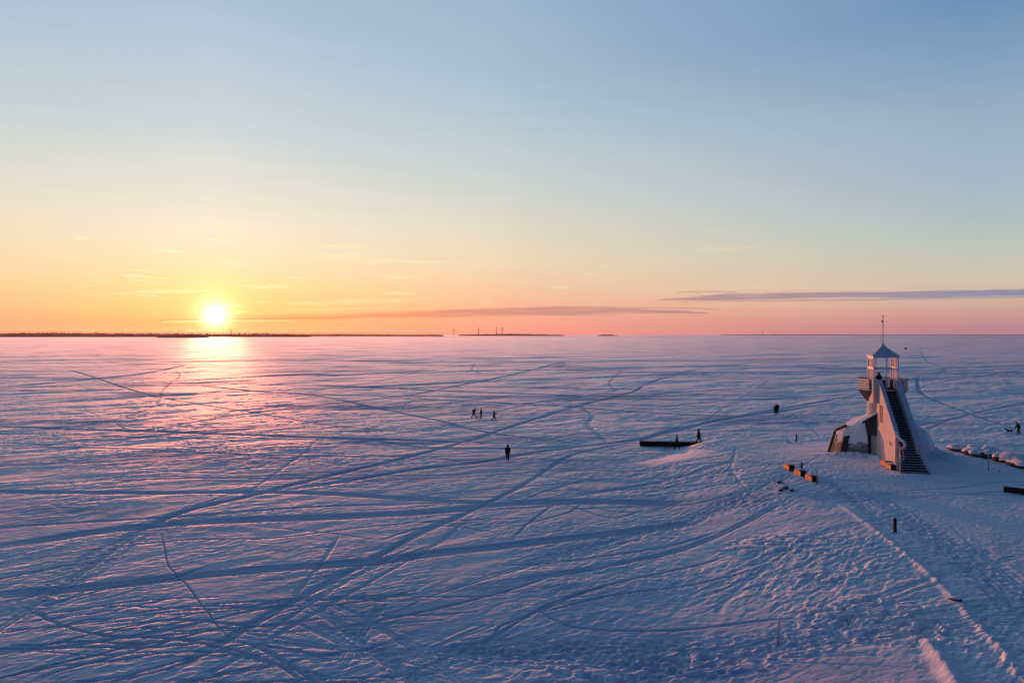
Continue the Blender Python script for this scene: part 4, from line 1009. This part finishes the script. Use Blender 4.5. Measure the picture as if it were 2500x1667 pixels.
for rw_, (n_, off, s0, s1, t0, nm) in enumerate(((17,0.0,.42,.72,0,'front'),(15,1.0,.55,.95,.03,'second'),(12,2.5,.4,.8,.12,'third'),(9,4.1,.3,.6,.2,'rearmost'))):
    for i in range(n_):
        t_ = t0+(1-t0)*(i+random.uniform(-.25,.25))/(n_-1); p = fa.lerp(fb, t_)+out_*(off+random.uniform(-.3,.3))
        boulder(p.x, p.y, random.uniform(s0*.6, s1)*1.6*(.6+.4*min(1, t_*4)), '%s boulder from the lighthouse in the %s row of the snow-capped heap' % (ORD[i], nm), 'snow-capped boulders right of the lighthouse', zs=random.uniform(.6, .95), dz_=.14)
for k, (px, py, s, lb) in enumerate(((1903,1182,.42,'low dark rock poking out of the slope just below the walkway benches'),(1906,1200,.36,'dark rock in the bank, left of three close together'),(1917,1196,.50,'elongated dark rock slanting upward in the bank'),(1933,1203,.33,'squat dark rock at the right end of the small rock group'))):
    x_, y_ = G(px, py, 1.0); o = boulder(x_, y_, s, lb, 'dark rocks below the benches', True, .55, .10)
    o.rotation_euler = (0, 0, .8); o.scale.y = s*.35
for px, py, z, s, lb in ((2496,1113,0,.8,'flat dark rock on the ice at the right photo edge'),(2372,1478,0,.01,None),(2332,1474,1.1,.30,'single dark stone showing under the snowy road edge'),(2112,1125,1.3,.0,None)):
    if lb:
        x_, y_ = G(px, py, z); o = boulder(x_, y_, s, lb, None, True, .45, .02)
# snow covered shrub-like twigs
def twigs(px, py, z, h, seed, label):
    rd = random.Random(seed); x_, y_ = G(px, py, z); bm = bmesh.new()
    for k in range(6):
        a = rd.uniform(0, 6.28); l = h*rd.uniform(.5, 1); p = Vector((0,0,-.05)); pts = [p]
        d = Vector((math.cos(a)*.35, math.sin(a)*.35, 1)).normalized()
        for j in range(4): d = (d+Vector((rd.uniform(-.25,.25), rd.uniform(-.25,.25), 0))).normalized(); p = p+d*l/4; pts.append(p)
        tube(bm, pts, [.012,.010,.008,.006,.003], 5)
        q = pts[2]; e_ = q+Vector((rd.uniform(-.3,.3), rd.uniform(-.2,.2), .12))*h; tube(bm, [q, (q+e_)/2+Vector((0,0,.02)), e_], [.007,.006,.003], 5)
    o = link('dry_plant', bm_mesh(bm, 'dry_plant'), 'twig'); o.location = (x_, y_, HZ(x_, y_)); tag(o, label, 'plant', 'dry plants in the snow')
twigs(2057, 1503, .6, .45, 1, 'leafless twig plant on the blocky snow ledge')
twigs(2071, 1530, .6, .60, 2, 'upright dry stalk just below the twig plant, among snow blocks')

# ------------------------------------------------------------------ people
def skin_mesh(name, V, E, rad, m, parent=None, sub=1, smooth=True):
    me = bpy.data.meshes.new(name); me.from_pydata(V, E, []); o = bpy.data.objects.new(name, me); COL.objects.link(o)
    md = o.modifiers.new('skin', 'SKIN'); md.use_smooth_shade = smooth
    for i, r_ in enumerate(rad):
        sv = me.skin_vertices[0].data[i]; sv.radius = (r_, r_) if not isinstance(r_, tuple) else r_; sv.use_root = (i == 0)
    s_ = o.modifiers.new('sub', 'SUBSURF'); s_.levels = sub; s_.render_levels = sub
    dg = bpy.context.evaluated_depsgraph_get(); me2 = bpy.data.meshes.new_from_object(o.evaluated_get(dg)); me2.name = name
    bpy.data.objects.remove(o); me2.materials.clear(); me2.materials.append(M[m])
    o2 = bpy.data.objects.new(name, me2); COL.objects.link(o2)
    if parent is not None: o2.parent = parent
    return o2
def person(x, y, heading, label, h=1.75, stride=0.5, lean=0.0, arms=((0.3, 0.6), (-0.3, 0.4)), jm='cloth_black', tm='cloth_black', coat=0.0, gp=None, poles=False, pack=False, hood=False, z=None, headdrop=0.0):
    # local frame: faces +Y ; arms: (upper swing, elbow bend) left, right
    s = h/1.75; zz = HZ(x, y) if z is None else z
    hy = lean*.1; P = Vector((0, 0, .93)); 
    CH = Vector((0, lean*.30, 1.36)); NK = Vector((0, lean*.38, 1.50)); HD = Vector((0, lean*.52+.01+headdrop*.1, 1.63-headdrop*.06-lean*.05))
    legs = []
    for i, sx in enumerate((-1, 1)):
        f = stride/2*(1 if i == 0 else -1); hip = Vector((sx*.10, 0, .88)); an = Vector((sx*.10, f, .09))
        kn = (hip+an)/2+Vector((0, .05+.06*abs(stride), 0)); kn.z = .49; legs.append((hip, kn, an))
        if i == 1 and stride > .3: an.z = .13
    armj = []
    for i, sx in enumerate((-1, 1)):
        a, b = arms[i]; sh = CH+Vector((sx*.20, 0, .06)); el_ = sh+Vector((sx*.05, math.sin(a)*.28, -math.cos(a)*.28)); a2 = a+b
        wr = el_+Vector((-sx*.02, math.sin(a2)*.25, -math.cos(a2)*.25)); armj.append((sh, el_, wr, a2))
    V = [P, Vector((0, lean*.12, 1.12)), CH, NK, HD, HD+Vector((0, .0, .09)), HD+Vector((0, .10, -.01))]; E = [(0,1),(1,2),(2,3),(3,4),(4,5),(4,6)]; rad = [(.15,.11),(.13,.10),(.16,.11),.055,(.075,.092),.07,.018]
    for hip, kn, an in legs:
        n = len(V); V += [hip, kn, an, an+Vector((0, .12, -.05))]; E += [(0,n),(n,n+1),(n+1,n+2),(n+2,n+3)]; rad += [.085,.055,.04,.035]
    for i, (sh, el_, wr, a2) in enumerate(armj):
        n = len(V); d = (wr-el_).normalized(); sx = (-1, 1)[i]; pm = wr+d*.07
        V += [sh, el_, wr, pm]; E += [(2,n),(n,n+1),(n+1,n+2),(n+2,n+3)]; rad += [.055,.042,.03,.034]
        for k, (o_, L) in enumerate(((-.03,.07),(-.01,.08),(.01,.075),(.03,.06))):
            q = len(V); sd_ = Vector((0, d.z, -d.y)); V += [pm+d*.035+sd_*o_, pm+d*(.035+L*.6)+sd_*o_+Vector((-sx*.015,0,0)), pm+d*(.02+L)+sd_*o_+Vector((-sx*.035,0,0))]; E += [(n+3,q),(q,q+1),(q+1,q+2)]; rad += [.010,.009,.008]
        q = len(V); V += [pm+Vector((-sx*.03, 0, 0))-d*.01+Vector((0, d.z, -d.y))*-.035, pm+d*.035+Vector((-sx*.045, 0, 0))+Vector((0, d.z, -d.y))*-.045]; E += [(n+3,q),(q,q+1)]; rad += [.011,.009]
    V = [v*s for v in V]; rad = [tuple(q*s for q in r_) if isinstance(r_, tuple) else r_*s for r_ in rad]
    body = skin_mesh('person', V, E, rad, 'skin'); body.location = (x, y, zz-.02); body.rotation_euler = (0, 0, heading)
    tag(body, label, 'person', gp)
    # jacket
    hem = .93-.12-coat
    V = [Vector((0,0,hem)), Vector((0, lean*.05, 1.0)), Vector((0, lean*.15, 1.16)), CH, NK-Vector((0,0,.03))]; E = [(0,1),(1,2),(2,3),(3,4)]; rad = [(.25,.20),(.245,.20),(.23,.185),(.235,.18),.11]
    for sh, el_, wr, a2 in armj:
        n = len(V); V += [sh, el_, wr]; E += [(3,n),(n,n+1),(n+1,n+2)]; rad += [.105,.085,.066]
    skin_mesh('jacket', [v*s for v in V], E, [tuple(q*s for q in r_) if isinstance(r_, tuple) else r_*s for r_ in rad], jm, body)
    V = [P]; E = []; rad = [(.17,.14)]
    for hip, kn, an in legs:
        n = len(V); V += [hip, kn, an+Vector((0,0,.03))]; E += [(0,n),(n,n+1),(n+1,n+2)]; rad += [.135,.105,.088]
    skin_mesh('trousers', [v*s for v in V], E, [tuple(q*s for q in r_) if isinstance(r_, tuple) else r_*s for r_ in rad], tm, body)
    for hip, kn, an in legs:
        skin_mesh('boot', [v*s for v in (an+Vector((0,-.04,.10)), an+Vector((0,-.03,-.03)), an+Vector((0,.09,-.045)), an+Vector((0,.19,-.055)))], [(0,1),(1,2),(2,3)], [.068*s,.060*s,.052*s,.040*s], 'cloth_black', body)
    for i, (sh, el_, wr, a2) in enumerate(armj):
        d = (wr-el_).normalized(); sx = (-1, 1)[i]; pm = wr+d*.07; V = [wr-d*.02, pm, pm+d*.05]; E = [(0,1),(1,2)]; rad = [.045,.045,.030]
        for o_, L in ((-.035,.05),(-.012,.06),(.012,.055),(.035,.045)):
            q = len(V); V += [pm+d*(.05+L*.5)+Vector((0,d.z,-d.y))*o_, pm+d*(.05+L)+Vector((0,d.z,-d.y))*o_+Vector((-sx*.03,0,0))]; E += [(2,q),(q,q+1)]; rad += [.015,.013]
        q = len(V); V += [pm+Vector((-sx*.06,0,0))+d*.02]; E += [(1,q)]; rad += [.016]
        skin_mesh('glove', [v*s for v in V], E, [r_*s for r_ in rad], 'cloth_black', body)
    bm = bmesh.new(); bmesh.ops.create_uvsphere(bm, u_segments=14, v_segments=10, radius=.150 if hood else .128)
    for v in bm.verts: v.co = Vector((v.co.x*.92, v.co.y*1.08-(.012 if v.co.z < 0 else 0), v.co.z*1.12))
    if not hood: bmesh.ops.delete(bm, geom=[v for v in bm.verts if v.co.z < -.015], context='VERTS')
    else: bmesh.ops.delete(bm, geom=[v for v in bm.verts if v.co.y > .075 and v.co.z < .06], context='VERTS')
    bmesh.ops.translate(bm, vec=HD+Vector((0, 0, .045 if not hood else .02)), verts=bm.verts); bmesh.ops.scale(bm, vec=(s,s,s), verts=bm.verts)
    part('hood' if hood else 'hat', bm, jm, body, smooth=True)
    if pack:
        bm = bmesh.new(); box(bm, (0, CH.y-.22, CH.z-.10), (.30,.20,.48), bev=.06); part('backpack', bm, 'cloth_black', body, smooth=True)
    if poles:
        for i, (sh, el_, wr, a2) in enumerate(armj):
            bm = bmesh.new(); q = wr+Vector((0,.05,-.04)); tube(bm, [q+Vector((0,.02,.08)), Vector((q.x, q.y+(.05 if i == 0 else -.35), .02))], .013, 6)
            bmesh.ops.scale(bm, vec=(s,s,s), verts=bm.verts)
            pl = part('walking_pole', bm, 'dark_steel', None); pl.location = body.location; pl.rotation_euler = body.rotation_euler
            tag(pl, 'thin walking pole held in the %s hand of %s' % (('left', 'right')[i], poles), 'walking pole')
    return body
def ground_at(px, py, z=0): return G(px, py, z)
# three walkers heading right-forward
x_, y_ = G(1156, 1021.5); person(x_, y_, R(-100), 'walker with a backpack leaning forward, leftmost of the three on the ice', 1.80, .62, .45, ((.9,.7),(.2,.9)), pack=True, gp='three walkers on the ice', headdrop=1)
x_, y_ = G(1174, 1021.5); person(x_, y_, R(-80), 'walker in a long coat with poles, middle of the three on the ice', 1.68, .22, .05, ((.8,.5),(.1,.3)), coat=.22, poles='the middle walker of three', gp='three walkers on the ice', jm='cloth_navy')
x_, y_ = G(1206, 1027.5); person(x_, y_, R(-95), 'walker in loose trousers stepping right, last of the three on the ice', 1.72, .62, .06, ((.7,.5),(-.1,.4)), coat=.05, gp='three walkers on the ice', hood=True)
x_, y_ = G(1239.5, 1125.5); person(x_, y_, R(5), 'person in a dark coat standing alone on the wide snow track', 1.80, .06, .0, ((.05,.15),(.02,.15)), coat=.12, hood=True)
x_, y_ = G(1892.5, 1010); person(x_, y_, R(25), 'shorter person of the pair standing close together on the ice', 1.58, .14, .05, ((.3,.6),(.2,.4)), coat=.15, gp='pair standing on the ice')
x_, y_ = G(1898.5, 1010); person(x_, y_+.15, R(-10), 'taller person of the pair standing close together on the ice', 1.86, .08, .0, ((.1,.3),(.05,.3)), coat=.30, gp='pair standing on the ice')
p5 = G(1652, 1096, 0.15); person(p5[0], p5[1], R(-95), 'walker in a peaked cap passing the middle of the black barrier', 1.80, .62, .05, ((.2,.3),(-.2,.2)), coat=.08, gp='two walkers at the barrier')
p6 = G(1705, 1089, .55); person(p6[0], p6[1], R(-90), 'hooded walker striding past the right end of the black barrier', 1.78, .72, .12, ((.5,.4),(.1,.3)), coat=.05, hood=True, gp='two walkers at the barrier')
p7 = G(2487.5, 1060); person(p7[0], p7[1], R(80), 'bent dog walker striding left at the right photo edge', 1.78, .48, .42, ((.5,.5),(.2,.3)), coat=0, headdrop=1)
pl_ = lw_(-.55, -.75); person(pl_[0], pl_[1], R(-20), 'person standing inside the lantern room of the lighthouse', 1.66, .05, .05, ((.2,.3),(.1,.3)), hood=True, z=LZ+7.15)

def dog(x, y, heading, label, h, m, tail_up=.1, fluffy=1.0, gp=None):
    s = h/.60; V = [Vector(v) for v in ((0,-.28,.50),(0,-.05,.47),(0,.18,.46),(0,.30,.54),(0,.42,.66),(0,.54,.65),(0,.64,.61),
        (0,-.40,.48+tail_up*.3),(0,-.58,.42+tail_up))]
    E = [(0,1),(1,2),(2,3),(3,4),(4,5),(5,6),(0,7),(7,8)]; rad = [.095,.095,.125,.09,.075,.05,.03,.03,.015]
    for sx in (-1, 1):
        n = len(V); V += [Vector((sx*.04,.42,.74)), Vector((sx*.06,.40,.79))]; E += [(4,n),(n,n+1)]; rad += [.022,.010]
        f = .10*sx; n = len(V); V += [Vector((sx*.08,.20,.36)), Vector((sx*.08,.18+f,.20)), Vector((sx*.08,.19+f,.05)), Vector((sx*.08,.24+f,.02))]; E += [(2,n),(n,n+1),(n+1,n+2),(n+2,n+3)]; rad += [.055,.032,.024,.024]
        n = len(V); V += [Vector((sx*.08,-.26,.38)), Vector((sx*.08,-.20-f,.27)), Vector((sx*.08,-.34-f,.17)), Vector((sx*.08,-.32-f,.04)), Vector((sx*.08,-.27-f,.02))]; E += [(0,n),(n,n+1),(n+1,n+2),(n+2,n+3),(n+3,n+4)]; rad += [.07,.05,.028,.022,.024]
    rad = [r_*fluffy for r_ in rad]
    o = skin_mesh('dog', [v*s for v in V], E, [r_*s for r_ in rad], m); o.location = (x, y, HZ(x, y)); o.rotation_euler = (0, 0, heading); tag(o, label, 'dog', gp)
    bm = bmesh.new(); tube(bm, [Vector((0,.30,.53))*s, Vector((0,.345,.59))*s], .10*s*fluffy, 12, False); part('collar', bm, 'cloth_navy', o)
    return o
d1 = G(2464, 1059.5); dog(d1[0], d1[1], R(85), 'black dog on a leash at the right photo edge', .62, 'fur_black', .08)
d2 = G(1630, 1096, .1); dog(d2[0], d2[1], R(-90), 'brown dog walking in front of the black barrier', .58, 'fur_brown', .0)
d3 = G(1166.5, 1022.5); dog(d3[0], d3[1], R(-70), 'small pale fluffy dog beside the middle walker', .42, 'fur_cream', .2, 1.3)
zc = HZ(*d1); bm = bmesh.new(); a_ = Vector((d1[0]+.1, d1[1], zc+.62)); b_ = Vector((p7[0]-.35, p7[1]-.1, HZ(*p7)+.98))
tube(bm, [a_, a_.lerp(b_, .35)+Vector((0,0,-.07)), a_.lerp(b_, .7)+Vector((0,0,-.05)), b_], .012, 6)
o = part('leash', bm, 'dark_steel', None); tag(o, 'thin dark leash running from the black dog to its walker', 'leash')
